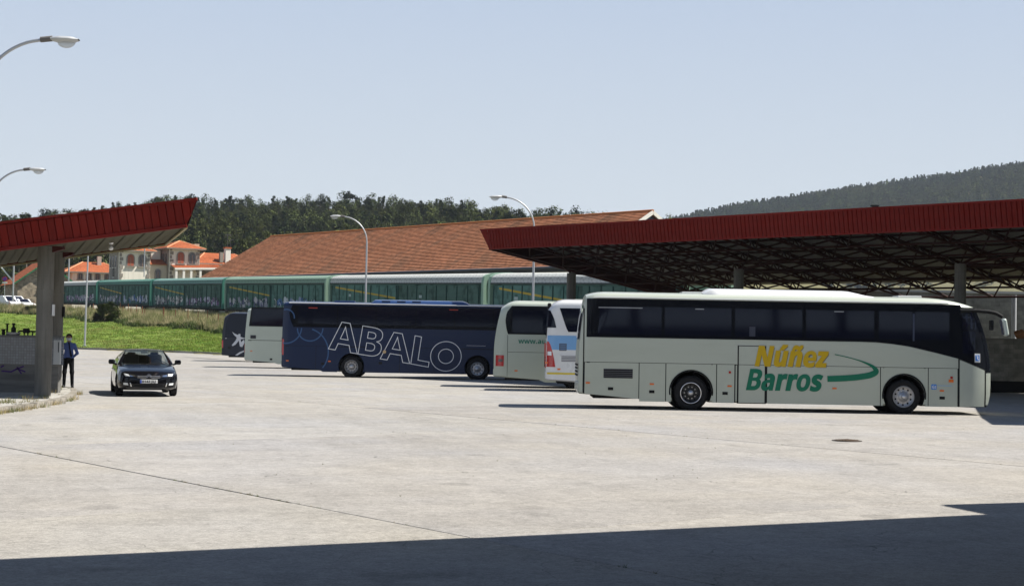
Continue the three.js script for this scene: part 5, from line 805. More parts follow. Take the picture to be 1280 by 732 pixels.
function hipRoof(parent, x0, x1, z0, z1, y, h, ridge = 0) { // hip with optional ridge along x
  const xm = (x0 + x1) / 2, zm = (z0 + z1) / 2, a = V(x0, y, z1), b = V(x1, y, z1), c = V(x1, y, z0), d = V(x0, y, z0), r0 = V(xm - ridge / 2 - .01, y + h, zm), r1 = V(xm + ridge / 2 + .01, y + h, zm), n = Math.max(6, Math.round((z1 - z0) / 2 / .38));
  const rf = part('roof', [courses(a, b, r1, r0, n, 0, 6, .04), courses(b, c, r1, r1, n, 0, 6, .04), courses(c, d, r0, r1, n, 0, 6, .04), courses(d, a, r0, r0, n, 0, 6, .04)], houseTile, parent); stuff(rf);
  for (const [p, q] of [[a, r0], [b, r1], [c, r1], [d, r0]]) part('hip_tiles', rod(p, q, .09, 6), mat([.62, .30, .16], .85), rf); part('eaves', box(x1 - x0, .16, z1 - z0, xm, y - .08, zm), stoneM, parent); return rf;
}
function placed(name, label, cat, u, v, D, turn) { const p = at(u, v, D), g = thing(name, label, cat, [p.x, p.y, p.z], turn); return g; }
{
  // local frame: x to the right along the sunny front, z towards the viewer, y = 0 at pixel row 346
  const g = placed('tower_house', 'cream villa with two square towers and orange hipped roofs', 'house', 211, 346, 242, 32 * Math.PI / 180), k = 242 / F, Y = (v) => (346 - v) * k;
  const tower = (x, z, w, ye, apex) => { part('wall', box(w, ye + 8, w, x + w / 2, (ye - 8) / 2, z - w / 2), cream, g);
    for (const cx of [x + .0, x + w]) { for (let q = 0; q < 9; q++) part('corner_stone', box(q % 2 ? .55 : .35, .5, .1, cx + (cx > x ? -1 : 1) * (q % 2 ? .33 : .2), -.6 + q * .62, z + .03), stoneM, g); }
    part('wall_panel', box(.06, ye + 3, w - .6, x - .03, (ye - 3) / 2, z - w / 2), stoneM, g);
    archWindow(g, x + w * .36, ye - 2.35, z, .95, 1.7, redBlind); archWindow(g, x + w * .74, ye - 2.35, z, .95, 1.7);
    for (const q of [.3, .55, .8]) { const f = part('window', box(.06, 1.8, .5, x - .07, ye - 1.7, z - w * q), winM, g); part('sill', box(.12, .1, .6, x - .1, ye - 2.65, z - w * q), trimW, f); }
    { const f = part('window', box(.06, 1.7, .8, x - .07, .6, z - w * .5), winM, g); part('sill', box(.12, .1, .95, x - .1, -.3, z - w * .5), trimW, f); }
    hipRoof(g, x - .75, x + w + .75, z - w - .75, z + .75, ye, apex - ye); };
  tower(0, 0, 4.9, Y(309.5), Y(299)); tower(-7.9, -.2, 4.9, Y(315), Y(304));
  part('chimney', box(.8, 1.2, .8, 5.0, Y(307), -2), mat([.42, .33, .24], .9), g);
  // link, right wing, porch
  part('wall', box(3.4, 10.2, 4, -1.4, Y(330) - 5.1, -3), mat([.52, .46, .36], .9), g); archWindow(g, -1.5, -.4, -.98, .7, 1.5);
  { const a = [V(-3.2, Y(331), -.6), V(.2, Y(331), -.6), V(.2, Y(322), -4), V(-3.2, Y(322), -4)]; stuff(part('roof', courses(...a, 8, 0, 6, .04), houseTile, g)); }
  part('link_wall', box(1.5, 3, 1, -1.0, Y(324), -4), cream, g);
  part('wall', box(10.4, 10, 7, 10, Y(326) - 5, -5), cream, g); { const rf = hipRoof(g, 4.4, 15.8, -9.2, -.9, Y(326.5), Y(311.5) - Y(326.5), 5); }
  { const ch = part('chimney', box(.85, 2.4, .8, 10.1, Y(315.5), -1.6), trimW, g); part('chimney_cap', box(1.05, .22, 1.0, 10.1, Y(305.6), -1.6), houseTile, ch); part('chimney', box(.55, 1.6, .55, 9.0, Y(318), -1.4), stoneM, g); for (const [dx, hh] of [[0, 2.0], [.5, 1.2]]) part('aerial', [rod(V(10.1 + dx, Y(304), -1.6), V(10.1 + dx, Y(304) + hh, -1.6), .03, 4), rod(V(9.7 + dx, Y(304) + hh - .1, -1.6), V(10.7 + dx, Y(304) + hh - .1, -1.6), .025, 4)], CM.grey, ch); }
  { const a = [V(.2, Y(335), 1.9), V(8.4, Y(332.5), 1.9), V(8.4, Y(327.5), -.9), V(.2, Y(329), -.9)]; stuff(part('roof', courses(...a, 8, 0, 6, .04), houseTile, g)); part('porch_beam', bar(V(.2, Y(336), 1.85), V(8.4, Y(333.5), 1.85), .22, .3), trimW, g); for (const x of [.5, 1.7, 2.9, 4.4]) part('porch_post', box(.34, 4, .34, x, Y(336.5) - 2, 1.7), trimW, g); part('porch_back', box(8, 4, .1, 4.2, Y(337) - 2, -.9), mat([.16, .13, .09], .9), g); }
}
{
  const g = placed('low_house', 'low cream house with orange roof left of the towers', 'house', 98, 346, 280, 26 * Math.PI / 180), k = 236 / F, Y = (v) => (346 - v) * k; g.scale.setScalar(280 / 236);
  part('wall', box(7.2, 8, 5, 2.6, Y(339.5) - 4, -2.5), cream, g); hipRoof(g, -2.2, 7.4, -6.5, .6, Y(339.5), Y(326) - Y(339.5), 3); for (const x of [.2, 1.5, 2.8, 4.2]) archWindow(g, x, -.3, 0, .55, .9); part('chimney', box(.6, 1.8, .6, 3.4, Y(326), -2.2), mat([.42, .36, .30], .9), g);
}
{
  const g = placed('stone_barn', 'stone gabled barn with orange roof and green verge boards', 'house', 21, 375, 262, 26 * Math.PI / 180), k = 262 / F, Y = (v) => (375 - v) * k, W = 9, ye = Y(350), yr = Y(325);
  const sm = mat(0xffffff, .95, 0, { map: stoneTex }); { const q = extr([[0, -3], [W, -3], [W, ye], [W / 2, yr - .25], [0, ye]], 14), uv = q.attributes.uv, p = q.attributes.position; for (let i = 0; i < uv.count; i++) uv.setXY(i, (p.getX(i) + p.getZ(i)) / 7, p.getY(i) / 7); part('wall', q.translate(0, 0, -14), sm, g); }
  const o = .9; for (const [xe, s] of [[-o, 1], [W + o, -1]]) { const y = ye - o * (yr - ye) / (W / 2); const a = V(xe, y, .8), b = V(xe, y, -14.6), c = V(W / 2, yr, -14.6), d = V(W / 2, yr, .8); stuff(part('roof', courses(a, b, c, d, 13, 0, 6, .05), houseTile, g)); part('verge_board', bar(V(xe, y - .1, .82), V(W / 2, yr - .1, .82), .1, .26), mat([.03, .14, .06], .7), g); }
  archWindow(g, W * .42, ye - 1.6, 0, .5, .8); { const d = part('door', box(.9, 1.9, .1, W * .42, .9, .04), mat([.10, .05, .035], .7), g); part('sign_board', box(.8, .5, .06, W * .42 + .1, 2.2, .05), mat([.16, .08, .06], .7), d); }
}
// ---------------------------------------------------------------- street lamps
const poleM = mat([.42, .43, .44], .45, .5), headM = mat([.46, .47, .47], .5, .2), headDark = mat([.14, .13, .12], .6), bowlM = mat([.75, .77, .78], .15, 0, { transmission: .55, thickness: 0 });
function lamp(label, x, z, y0, H, side, headL = .95) { // side -1: head to the left
  const g = thing('street_lamp', label, 'street lamp', [x, y0, z], 0, 'curved arm street lamps of the yard'), s = side, R = 1.75;
  part('pole', [rod(V(0, 0, 0), V(0, H - R, 0), .085, 12, .055)], poleM, g); part('pole_foot', rbox(.3, .05, .3, 0, .02, 0, .01), poleM, g);
  const pts = []; for (let k = 0; k <= 8; k++) { const t = k / 8 * 1.5; pts.push(V(s * R * (1 - Math.cos(t)), H - R + R * Math.sin(t), 0)); } part('arm', tube(pts, .045, 20, 8), poleM, g);
  const hx = s * R * .93, hd = part('lamp_head', grid(14, 12, (u, v) => { const q = u, a = v * 2 * Math.PI, w = .055 + .13 * smooth(.12, .55, q) * (1 - .55 * smooth(.75, 1, q)), hgt = (.05 + .09 * smooth(.1, .5, q)) * (1 - .7 * smooth(.8, 1, q)); const yy = Math.sin(a) > 0 ? .55 * hgt * Math.sin(a) : hgt * .75 * Math.sin(a); return V(hx + s * headL * q, H + .01 + yy + .03 * (1 - q), Math.cos(a) * w); }), headM, g);
  part('head_collar', rod(V(hx - s * .05, H + .0, 0), V(hx + s * .26, H + .035, 0), .075, 10), headDark, hd);
  part('lamp_bowl', new THREE.SphereGeometry(1, 16, 8, 0, 6.3, 1.57, 1.57).scale(.24, .17, .12).translate(hx + s * headL * .66, H - .04, 0), bowlM, hd); return g; }
{
  const mk = (u, vt, D, s, label, dx = 0) => { const top = at(u, vt, D), y0 = Math.max(0, ground(top.x, D) + .07); lamp(label, top.x + dx, top.z, y0, top.y - y0, s); };
  mk(459, 271, 108, -1, 'street lamp in front of the tiled roof above the blue coach'); mk(668.5, 247, 88, -1, 'street lamp rising behind the corner of the coach canopy');
  { const h = at(80, 50, 40.5); lamp('tall street lamp whose head hangs into the sky beside the frame of the shelter', h.x - 2.2, h.z, 0, h.y, 1); } { const h = at(46, 212, 72); lamp('street lamp whose head shows above the red shelter roof', h.x - 2.2, h.z, 0, h.y, 1); }
  { const b = at(105.3, 432, 129.5), t = at(110, 268, 129.5); const g = lamp('street lamp standing on the grass by the far kerb', b.x, b.z, b.y - .02, t.y - b.y, -1); g.rotation.z = -.012; }
}
{ // thin poles by the railway
  const pole = (u, v0, v1, D, r, label) => { const a = at(u, v0, D), b = at(u, v1, D); const g = thing('slim_pole', label, 'pole', [a.x, b.y, a.z], 0); part('shaft', rod(V(0, 0, 0), V(0, a.y - b.y, 0), r, 8), poleM, g); part('cap', new THREE.SphereGeometry(r * 1.3, 8, 6).translate(0, a.y - b.y, 0), poleM, g); };
  pole(86, 318, 352, 205, .10, 'slim grey pole before the low cream house'); pole(17, 318, 376, 196, .11, 'slim white pole by the parked white vans'); pole(180.5, 308, 346, 225, .08, 'thin pole standing before the left house tower');
  const a = at(-6, 326, 196), b = at(15.5, 351, 196); solo('barrier_arm', rod(a, b, .09, 8), CM.white, 'white slanting barrier arm beside the slim white pole', 'barrier');
  const s = at(5.4, 348.5, 190), f = at(5.4, 376, 190), g = thing('no_parking_sign', 'round blue sign with red ring on a post', 'traffic sign', [s.x, f.y, s.z], .15), h = s.y - f.y; part('post', rod(V(0, 0, -.05), V(0, h, -.05), .04, 8), poleM, g); part('disc', new THREE.CylinderGeometry(.3, .3, .02, 28).rotateX(Math.PI / 2).translate(0, h, 0), mat([.5, .02, .03], .5), g); part('blue_field', new THREE.CylinderGeometry(.23, .23, .02, 28).rotateX(Math.PI / 2).translate(0, h, .006), mat([.02, .06, .4], .5), g); part('red_slash', box(.05, .46, .01, 0, h, .02).translate(0, -h, 0).rotateZ(.785).translate(0, h, 0), mat([.5, .02, .03], .5), g); part('plate', rbox(.6, .2, .02, 0, h - .45, 0, .02), CM.white, g);
}
// white vans beyond the weeds
{
  const van = (u, D, turn, label, hatch) => { const p = at(u, 381.5, D); p.y = ground(p.x, D) + .01; const g = thing('parked_van', label, 'van', [p.x, p.y, p.z], turn, 'white vehicles parked beyond the weeds'), wm = mat([.72, .73, .74], .35, 0, { clearcoat: .7 });
    const side = hatch ? [[0, .3], [4.1, .3], [4.15, .8], [3.9, .95], [3.1, 1.05], [2.5, 1.5], [.5, 1.52], [.05, 1.0]] : [[0, .3], [4.7, .3], [4.75, .85], [4.5, 1.05], [3.9, 1.15], [3.2, 1.85], [.15, 1.9], [0, 1.6]];
    part('body', extr(side, 1.7, .06).translate(-2.3, 0, -.85), wm, g); for (const s of [-1, 1]) { const ws = hatch ? [[.5, 1.0], [2.9, 1.06], [2.42, 1.42], [.75, 1.44]] : [[2.2, 1.15], [3.6, 1.18], [3.05, 1.75], [2.2, 1.78]]; part('side_window', extr(ws, .01).translate(-2.3, 0, s * .855), CM.glass, g); if (!hatch) part('side_window', extr([[.4, 1.15], [2.0, 1.15], [2.0, 1.76], [.4, 1.76]], .01).translate(-2.3, 0, s * .855), CM.glass, g); for (const x of [.8, 3.5]) part('wheel', new THREE.CylinderGeometry(.31, .31, .2, 20).rotateX(Math.PI / 2).translate(x - 2.3, .31, s * .78), CM.tyre, g); part('headlight', rbox(.1, .16, .3, (hatch ? 4.06 : 4.66) - 2.3, .78, s * .62, .03), CM.lens, g); }
    part('windscreen', quadGeo([[V(.75, 1.06, -.72), V(.75, 1.06, .72), V(.22, 1.46, .62), V(.22, 1.46, -.62)].map((q) => hatch ? q.add(V(.03, .03, 0)) : V(q.x * 1.3 + .66, q.y * 1.55 - .46, q.z))]), CM.glass, g); };
  van(3, 203, -.5, 'white van parked beside the round blue sign'); van(14, 206, -.4, 'white van between the slim pole and the other van'); van(27, 204, -.7, 'white hatchback parked before the stone barn', true);
}
// round bush, fence posts
{
  const q = hitTerrain(129, 401.5), h = q.y, g = thing('round_bush', 'dark green round bush on the bank among dry weeds', 'bush', [q.x + .6, h - .1, q.z + 1.2]); g.scale.setScalar(1.18); const cl = []; for (let i = 0; i < 26; i++) { const a = rnd() * 6.3, r = Math.sqrt(rnd()) * 1.25, y = rr(.3, 1.75) * (1.15 - r * .35); cl.push([Math.cos(a) * r, y, Math.sin(a) * r, rr(.35, .6)]); }
  part('foliage', leafCloud(cl, 150, .085, .9), mat([.12, .18, .045], .85, 0, { transmission: .25, thickness: 0 }), g); for (let i = 0; i < 5; i++) part('stem', rod(V(0, 0, 0), V(rr(-.9, .9), rr(.8, 1.5), rr(-.9, .9)), .035, 5), barkMat, g);
  const small = (u, v, D, s, label) => { const p = hitTerrain(u, v), c = []; for (let i = 0; i < 12; i++) { const a = rnd() * 6.3, r = Math.sqrt(rnd()) * s; c.push([Math.cos(a) * r, rr(.2, .9) * s, Math.sin(a) * r, s * .42]); } const t = thing('shrub', label, 'shrub', [p.x, p.y, p.z]); part('foliage', leafCloud(c, 110, .08, .9), mat([.075, .10, .03], .85, 0, { transmission: .2, thickness: 0 }), t); part('stem', rod(V(0, 0, 0), V(.1, s * .6, 0), .04, 5), barkMat, t); };
  small(202, 398, 150, .6, 'small green shrub by the foot of the turquoise roofed wagon'); small(40, 392, 176, 1.0, 'low shrub in the weeds behind the concrete column');
  for (let i = 0; i < 30; i++) { const a = 9 + i * 3.7 + rr(-.5, .5), w = LAWN(a) + .06 + rr(-.01, .02), p = bankP(a, w); const t = thing('fence_post', 'rusty iron fence post among the dry weeds', 'fence post', [p.x, p.y - .1, p.z], rr(0, 3), 'rusty fence posts along the railway'); part('post', bar(V(0, 0, 0), V(rr(-.05, .05), rr(1.3, 1.75), rr(-.05, .05)), .06, .06), mat([.20, .085, .045], .9), t); part('fixing', box(.09, .03, .09, 0, 1.1, 0), mat([.16, .07, .04], .9), t); }
}

// ---------------------------------------------------------------- black saloon car (local z forward, x to its left)
{
  const f = gnd(213, 495), D = -f.z, P = gnd(182, 494.3), turn = 17.2 * Math.PI / 180;
  const g = thing('black_car', 'black saloon car driving over the concrete with headlamps facing', 'car', [P.x - Math.sin(turn) * 1.4, 0, P.z - Math.cos(turn) * 1.4], turn);
  const pm = mat([.005, .005, .007], .12, 0, { clearcoat: .5, clearcoatRoughness: .02, specularIntensity: .25 });
  const YT = [[-2.39, .84], [-2.32, .97], [-2.1, 1.03], [-1.6, 1.03], [-.8, .985], [.2, .955], [1.0, .945], [1.4, .90], [1.9, .83], [2.2, .755], [2.33, .69], [2.39, .60]], WW = [[-2.39, .66], [-2.3, .79], [-2.0, .88], [-1.4, .925], [0, .93], [1.4, .93], [1.9, .90], [2.15, .84], [2.3, .74], [2.39, .52]], YB = [[-2.39, .34], [-2.0, .24], [-1, .19], [1.2, .19], [2.0, .20], [2.39, .25]];
  const sec = (z) => { const w = pw(WW, z), t = pw(YT, z), b = pw(YB, z), h = t - b; return [[0, b], [w * .84, b], [w * .965, b + h * .10], [w * .995, b + h * .30], [w, b + h * .45], [w * .985, b + h * .62], [w * .962, b + h * .82], [w * .915, t - .035], [w * .80, t], [w * .42, t + .022], [0, t + .03]]; };
  const Z = []; for (let i = 0; i <= 44; i++) { const s = i / 44 * 2 - 1; Z.push(2.39 * Math.sign(s) * Math.pow(Math.abs(s), .72)); }
  const n = 20, Pp = [], ix = []; for (const z of Z) { const s = sec(z), loop = [...s, ...s.slice(1, -1).reverse().map(([x, y]) => [-x, y])]; for (const [x, y] of loop) Pp.push(x, y, z); }
  for (let i = 0; i < Z.length - 1; i++) for (let j = 0; j < n; j++) { const a = i * n + j, b = i * n + (j + 1) % n; ix.push(a, b + n, b, a, a + n, b + n); }
  for (const e of [0, Z.length - 1]) { const c = Pp.length / 3, b = pw(YB, Z[e]), t = pw(YT, Z[e]); Pp.push(0, (b + t) / 2, Z[e] + (e ? .035 : -.03)); for (let j = 0; j < n; j++) e ? ix.push(e * n + j, c, e * n + (j + 1) % n) : ix.push(e * n + (j + 1) % n, c, e * n + j); }
  let bg = new THREE.BufferGeometry(); bg.setAttribute('position', new THREE.Float32BufferAttribute(Pp, 3)); bg.setAttribute('uv', new THREE.BufferAttribute(new Float32Array(Pp.length / 3 * 2), 2)); bg.setIndex(ix); bg.computeVertexNormals();
  let br = new Brush(bg); br.updateMatrixWorld(); const WZ = [1.43, -1.385];
  for (const z of WZ) for (const s of [-1, 1]) { const c = new Brush(new THREE.CylinderGeometry(.37, .37, .5, 26).rotateZ(Math.PI / 2)); c.position.set(s * .86, .33, z); c.updateMatrixWorld(); br = evalr.evaluate(br, c, SUBTRACTION); br.updateMatrixWorld(); }
  const body = part('body', toCreasedNormals(br.geometry.index ? br.geometry.toNonIndexed() : br.geometry, .6), pm, g);
  const front = (x, y) => { x = Math.abs(x); let z = 2.44; for (; z > .9; z -= .004) { const s = sec(Math.min(z, 2.39)); if (y < s[0][1] - .02 || y > s[10][1]) continue; let w = 0; for (let k = 1; k < 10; k++) { const [x0, y0] = s[k], [x1, y1] = s[k + 1]; if (y >= y0 && y <= y1) w = Math.max(w, lerp(x0, x1, (y - y0) / (y1 - y0 || 1))); } if (w >= x) { if (z > 2.39 - .001) z = 2.39 + .035 * (1 - x / .55); break; } } return z; };
  const fp = (nm, m, c, off = .012, par = g, nx = 8, ny = 4, sg = 1) => part(nm, grid(nx, ny, (s, t) => { const x = lerp(lerp(c[0][0], c[1][0], s), lerp(c[3][0], c[2][0], s), t), y = lerp(lerp(c[0][1], c[1][1], s), lerp(c[3][1], c[2][1], s), t); return V(sg * x, y, front(x, y) + off); }), m, par);
  const glassT = mat([.55, .6, .58], .03, 0, { transmission: 1, thickness: 0 }), trim = CM.chrome, blk = mat([.008, .008, .009], .5);
  for (const s of [-1, 1]) {
    const h = fp('headlight', mat([.02, .02, .022], .2, 0, { clearcoat: 1 }), [[.34, .60], [.72, .62], [.80, .735], [.38, .675]], .012, g, 12, 5, s); fp('lamp_reflector', CM.chrome, [[.40, .617], [.54, .622], [.56, .68], [.43, .665]], .022, h, 5, 3, s); fp('lamp_reflector', CM.lens, [[.56, .628], [.70, .636], [.745, .712], [.60, .685]], .022, h, 5, 3, s);
    const fg = fp('fog_lamp', CM.lens, [[.60, .355], [.74, .365], [.75, .43], [.62, .42]], .016, g, 4, 3, s); fp('fog_trim', trim, [[.50, .315], [.53, .315], [.56, .43], [.535, .43]], .016, fg, 2, 4, s);
    // chevron bars running from the lamps to the middle
    for (const [y, dy] of [[.645, 0], [.60, 0]]) { const pts = [[.34, y - .005], [.16, y - .012], [.085, y - .012], [.0, y + .045]].map(([x, yy]) => V(s * x, yy, front(x, yy) + .03)); part('chevron_bar', new THREE.TubeGeometry(new THREE.CatmullRomCurve3(pts, false, 'catmullrom', .1), 16, .009, 6, false), trim, g); }
    // mirrors
    const mr = part('door_mirror', rbox(.20, .15, .11, s * 1.02, 1.03, .62, .05, 3), pm, g); part('mirror_stalk', rod(V(s * .86, .95, .62), V(s * .98, .99, .62), .03, 6), blk, mr); part('mirror_glass', box(.16, .11, .01, s * 1.02, 1.03, .56), trim, mr);
    // side glass, pillars, door lines
    const sd = (a, t) => { const zb = lerp(.86, -1.9, a), zt = lerp(.14, -1.22, a), bulge = .05 * Math.sin(Math.PI * t); return V(s * (lerp(lerp(.855, .80, a), lerp(.575, .53, a), t) + bulge), lerp(lerp(.945, 1.03, a), lerp(1.395, 1.35, a) + .02 * Math.sin(Math.PI * a), t), lerp(zb, zt, t)); };
    const strip = (a0, a1, t0, t1, o = 0) => grid(8, 6, (a, t) => sd(lerp(a0, a1, a), lerp(t0, t1, t)).add(V(s * o, 0, 0)));
    part('side_window', strip(.07, .46, .04, .9), glassT, g); part('side_window', strip(.50, .80, .04, .9), glassT, g); part('side_window', strip(.83, .93, .08, .8), glassT, g);
    part('pillar', [strip(0, .07, 0, 1), strip(.46, .50, 0, 1), strip(.80, .83, 0, 1), strip(.93, 1, 0, 1), strip(0, 1, .9, 1), strip(0, 1, 0, .04)], pm, g); part('window_trim', strip(.02, .97, -.03, .01, .012), trim, g);
    for (const z of [.98, -.12, -1.15]) part('door_gap', grid(1, 8, (a, t) => { const y = lerp(.30, .93, t), se = sec(z); let w = 0; for (let k = 1; k < 9; k++) { const [x0, y0] = se[k], [x1, y1] = se[k + 1]; if (y >= y0 && y <= y1) w = lerp(x0, x1, (y - y0) / (y1 - y0 || 1)); } return V(s * (w + .003), y, z + (a - .5) * .012); }), blk, g);
    for (const z of [.05, -1.0]) part('door_handle', rbox(.03, .03, .2, s * .925, .78, z, .01), trim, g);
    for (const z of WZ) { const w = new THREE.Group(); w.name = 'wheel'; w.position.set(s * .815, .325, z); if (s < 0) w.rotation.y = Math.PI; g.add(w); part('tyre', new THREE.LatheGeometry([[.21, -.1], [.29, -.105], [.32, -.08], [.325, 0], [.32, .08], [.29, .105], [.22, .1]].map(([r, h]) => new THREE.Vector2(r, h)), 30).rotateZ(-Math.PI / 2), CM.tyre, w); const rim = part('rim', new THREE.LatheGeometry([[.225, .09], [.215, .06], [.2, 0], [.001, 0]].map(([r, h]) => new THREE.Vector2(r, h)), 26).rotateZ(-Math.PI / 2), CM.darkrim, w); for (let k = 0; k < 5; k++) part('spoke', box(.03, .2, .06, .07, .1, 0).rotateX(k * 1.2566), CM.rim, w); part('wheel_arch', grid(16, 1, (a, t) => { const th = Math.PI * a * 1.1 - .16; return V(lerp(.10, -.25, t), Math.sin(th) * .362, Math.cos(th) * .362); }), blk, w); }
    part('tail_light', rbox(.34, .18, .06, s * .62, .84, -2.33, .03), CM.red, g);
  }
  part('windscreen', grid(14, 8, (a, t) => { const s = a * 2 - 1; return V(s * lerp(.74, .565, t), lerp(.95 - .012 * s * s, 1.395 + .022 * (1 - s * s), t) + .02 * Math.sin(Math.PI * t), lerp(1.10 - .24 * s * s, .22 - .10 * s * s, t)); }), glassT, g);
  for (const s of [-1, 1]) part('screen_pillar', grid(1, 8, (a, t) => V(s * lerp(lerp(.735, .56, t), lerp(.86, .58, t), a), lerp(lerp(.935, 1.393, t), lerp(.945, 1.395, t), a) + .02 * Math.sin(Math.PI * t), lerp(lerp(.87, .125, t), lerp(.86, .14, t), a))), pm, g);
  part('roof', grid(14, 12, (a, t) => { const s = a * 2 - 1; return V(s * lerp(.575, .535, t), lerp(1.395, 1.35, t) + .035 * Math.sin(Math.PI * Math.min(1, t * .9 + .1)) + .028 * (1 - s * s), lerp(.23 - .10 * s * s, -1.25 + .04 * s * s, t)); }), pm, g);
  part('rear_window', grid(10, 6, (a, t) => { const s = a * 2 - 1; return V(s * lerp(.535, .68, t), lerp(1.352 + .028 * (1 - s * s), 1.035, t), lerp(-1.25 + .04 * s * s, -2.02 + .12 * s * s, t)); }), glassT, g);
  fp('upper_grille', blk, [[-.34, .575], [.34, .575], [.34, .655], [-.34, .655]], .010, g, 14, 3); fp('lower_grille', blk, [[-.46, .315], [.46, .315], [.42, .385], [-.42, .385]], .012, g, 14, 3); fp('bumper_lip', mat([.02, .02, .022], .35, 0, { clearcoat: .8 }), [[-.66, .255], [.66, .255], [.66, .285], [-.66, .285]], .03, g, 14, 2);
  { const pl = part('number_plate', rbox(.52, .115, .015, 0, .475, 2.46, .008), CM.white, g); part('plate_band', box(.045, .107, .004, -.235, .475, 2.469), mat([.02, .07, .4], .5), pl); part('plate_number', fillText(textShape('8142 JLJ', .40, .075), -.20, .438).translate(0, 0, 2.468), mat([.01, .01, .01], .6), pl); }
  for (const s of [-1, 1]) part('wiper', rod(V(s * .1 - .1, .965, 1.10), V(s * .1 + .42, 1.0, 1.0), .010, 5), blk, g);
  // cabin
  const cab = mat([.03, .03, .032], .85); part('dashboard', rbox(1.4, .16, .5, 0, .90, .68, .06), cab, g); part('cabin_floor', box(1.5, .1, 2.8, 0, .45, -.5), cab, g);
  for (const s of [-1, 1]) { const st = part('seat', [rbox(.5, .18, .5, s * .36, .62, -.1, .07), rbox(.48, .62, .16, s * .36, .95, -.4, .07)], mat([.09, .085, .08], .9), g); part('headrest', rbox(.26, .17, .1, s * .36, 1.24, -.43, .05), mat([.09, .085, .08], .9), st); }
  part('rear_seat', rbox(1.2, .6, .2, 0, .92, -1.3, .08), cab, g); part('steering_wheel', new THREE.TorusGeometry(.18, .016, 8, 24).rotateX(-.5).translate(.36, .98, .38), blk, g); part('inside_mirror', rbox(.22, .06, .03, 0, 1.33, .25, .015), mat([.3, .3, .3], .3), g);
}
// ---------------------------------------------------------------- the man by the kerb
function fieldMesh(N, lo, hi, fn) {
  const mc = new MarchingCubes(N, new THREE.MeshStandardMaterial(), false, false, 120000); mc.isolation = 0; const c = V(0, 0, 0), h = N / 2;
  for (let k = 0; k < N; k++) for (let j = 0; j < N; j++) for (let i = 0; i < N; i++) { const e = i < 1 || j < 1 || k < 1 || i > N - 3 || j > N - 3 || k > N - 3; mc.field[i + j * N + k * N * N] = e ? -1 : -fn(lerp(lo[0], hi[0], i / N), lerp(lo[1], hi[1], j / N), lerp(lo[2], hi[2], k / N)); }
  mc.update(); const p = mc.positionArray.slice(0, mc.count * 3), q = new Float32Array(p.length);
  for (let i = 0; i < p.length; i += 3) for (let a = 0; a < 3; a++) q[i + a] = lerp(lo[a], hi[a], (p[i + a] + 1) / 2);
  let g = new THREE.BufferGeometry(); g.setAttribute('position', new THREE.BufferAttribute(q, 3)); g = mergeVertices(g, 1e-4); g.computeVertexNormals(); return g;
}
const cap = (p, a, b, ra, rb, sz = 1) => { const ax = a[0], ay = a[1], az = a[2] / sz, dx = b[0] - ax, dy = b[1] - ay, dz = b[2] / sz - az, px = p[0] - ax, py = p[1] - ay, pz = p[2] / sz - az, t = clamp((px * dx + py * dy + pz * dz) / (dx * dx + dy * dy + dz * dz || 1), 0, 1); return Math.hypot(px - dx * t, py - dy * t, pz - dz * t) - lerp(ra, rb, t); };
const smin = (a, b, k) => { const h = Math.max(k - Math.abs(a - b), 0) / k; return Math.min(a, b) - h * h * k * .25; };
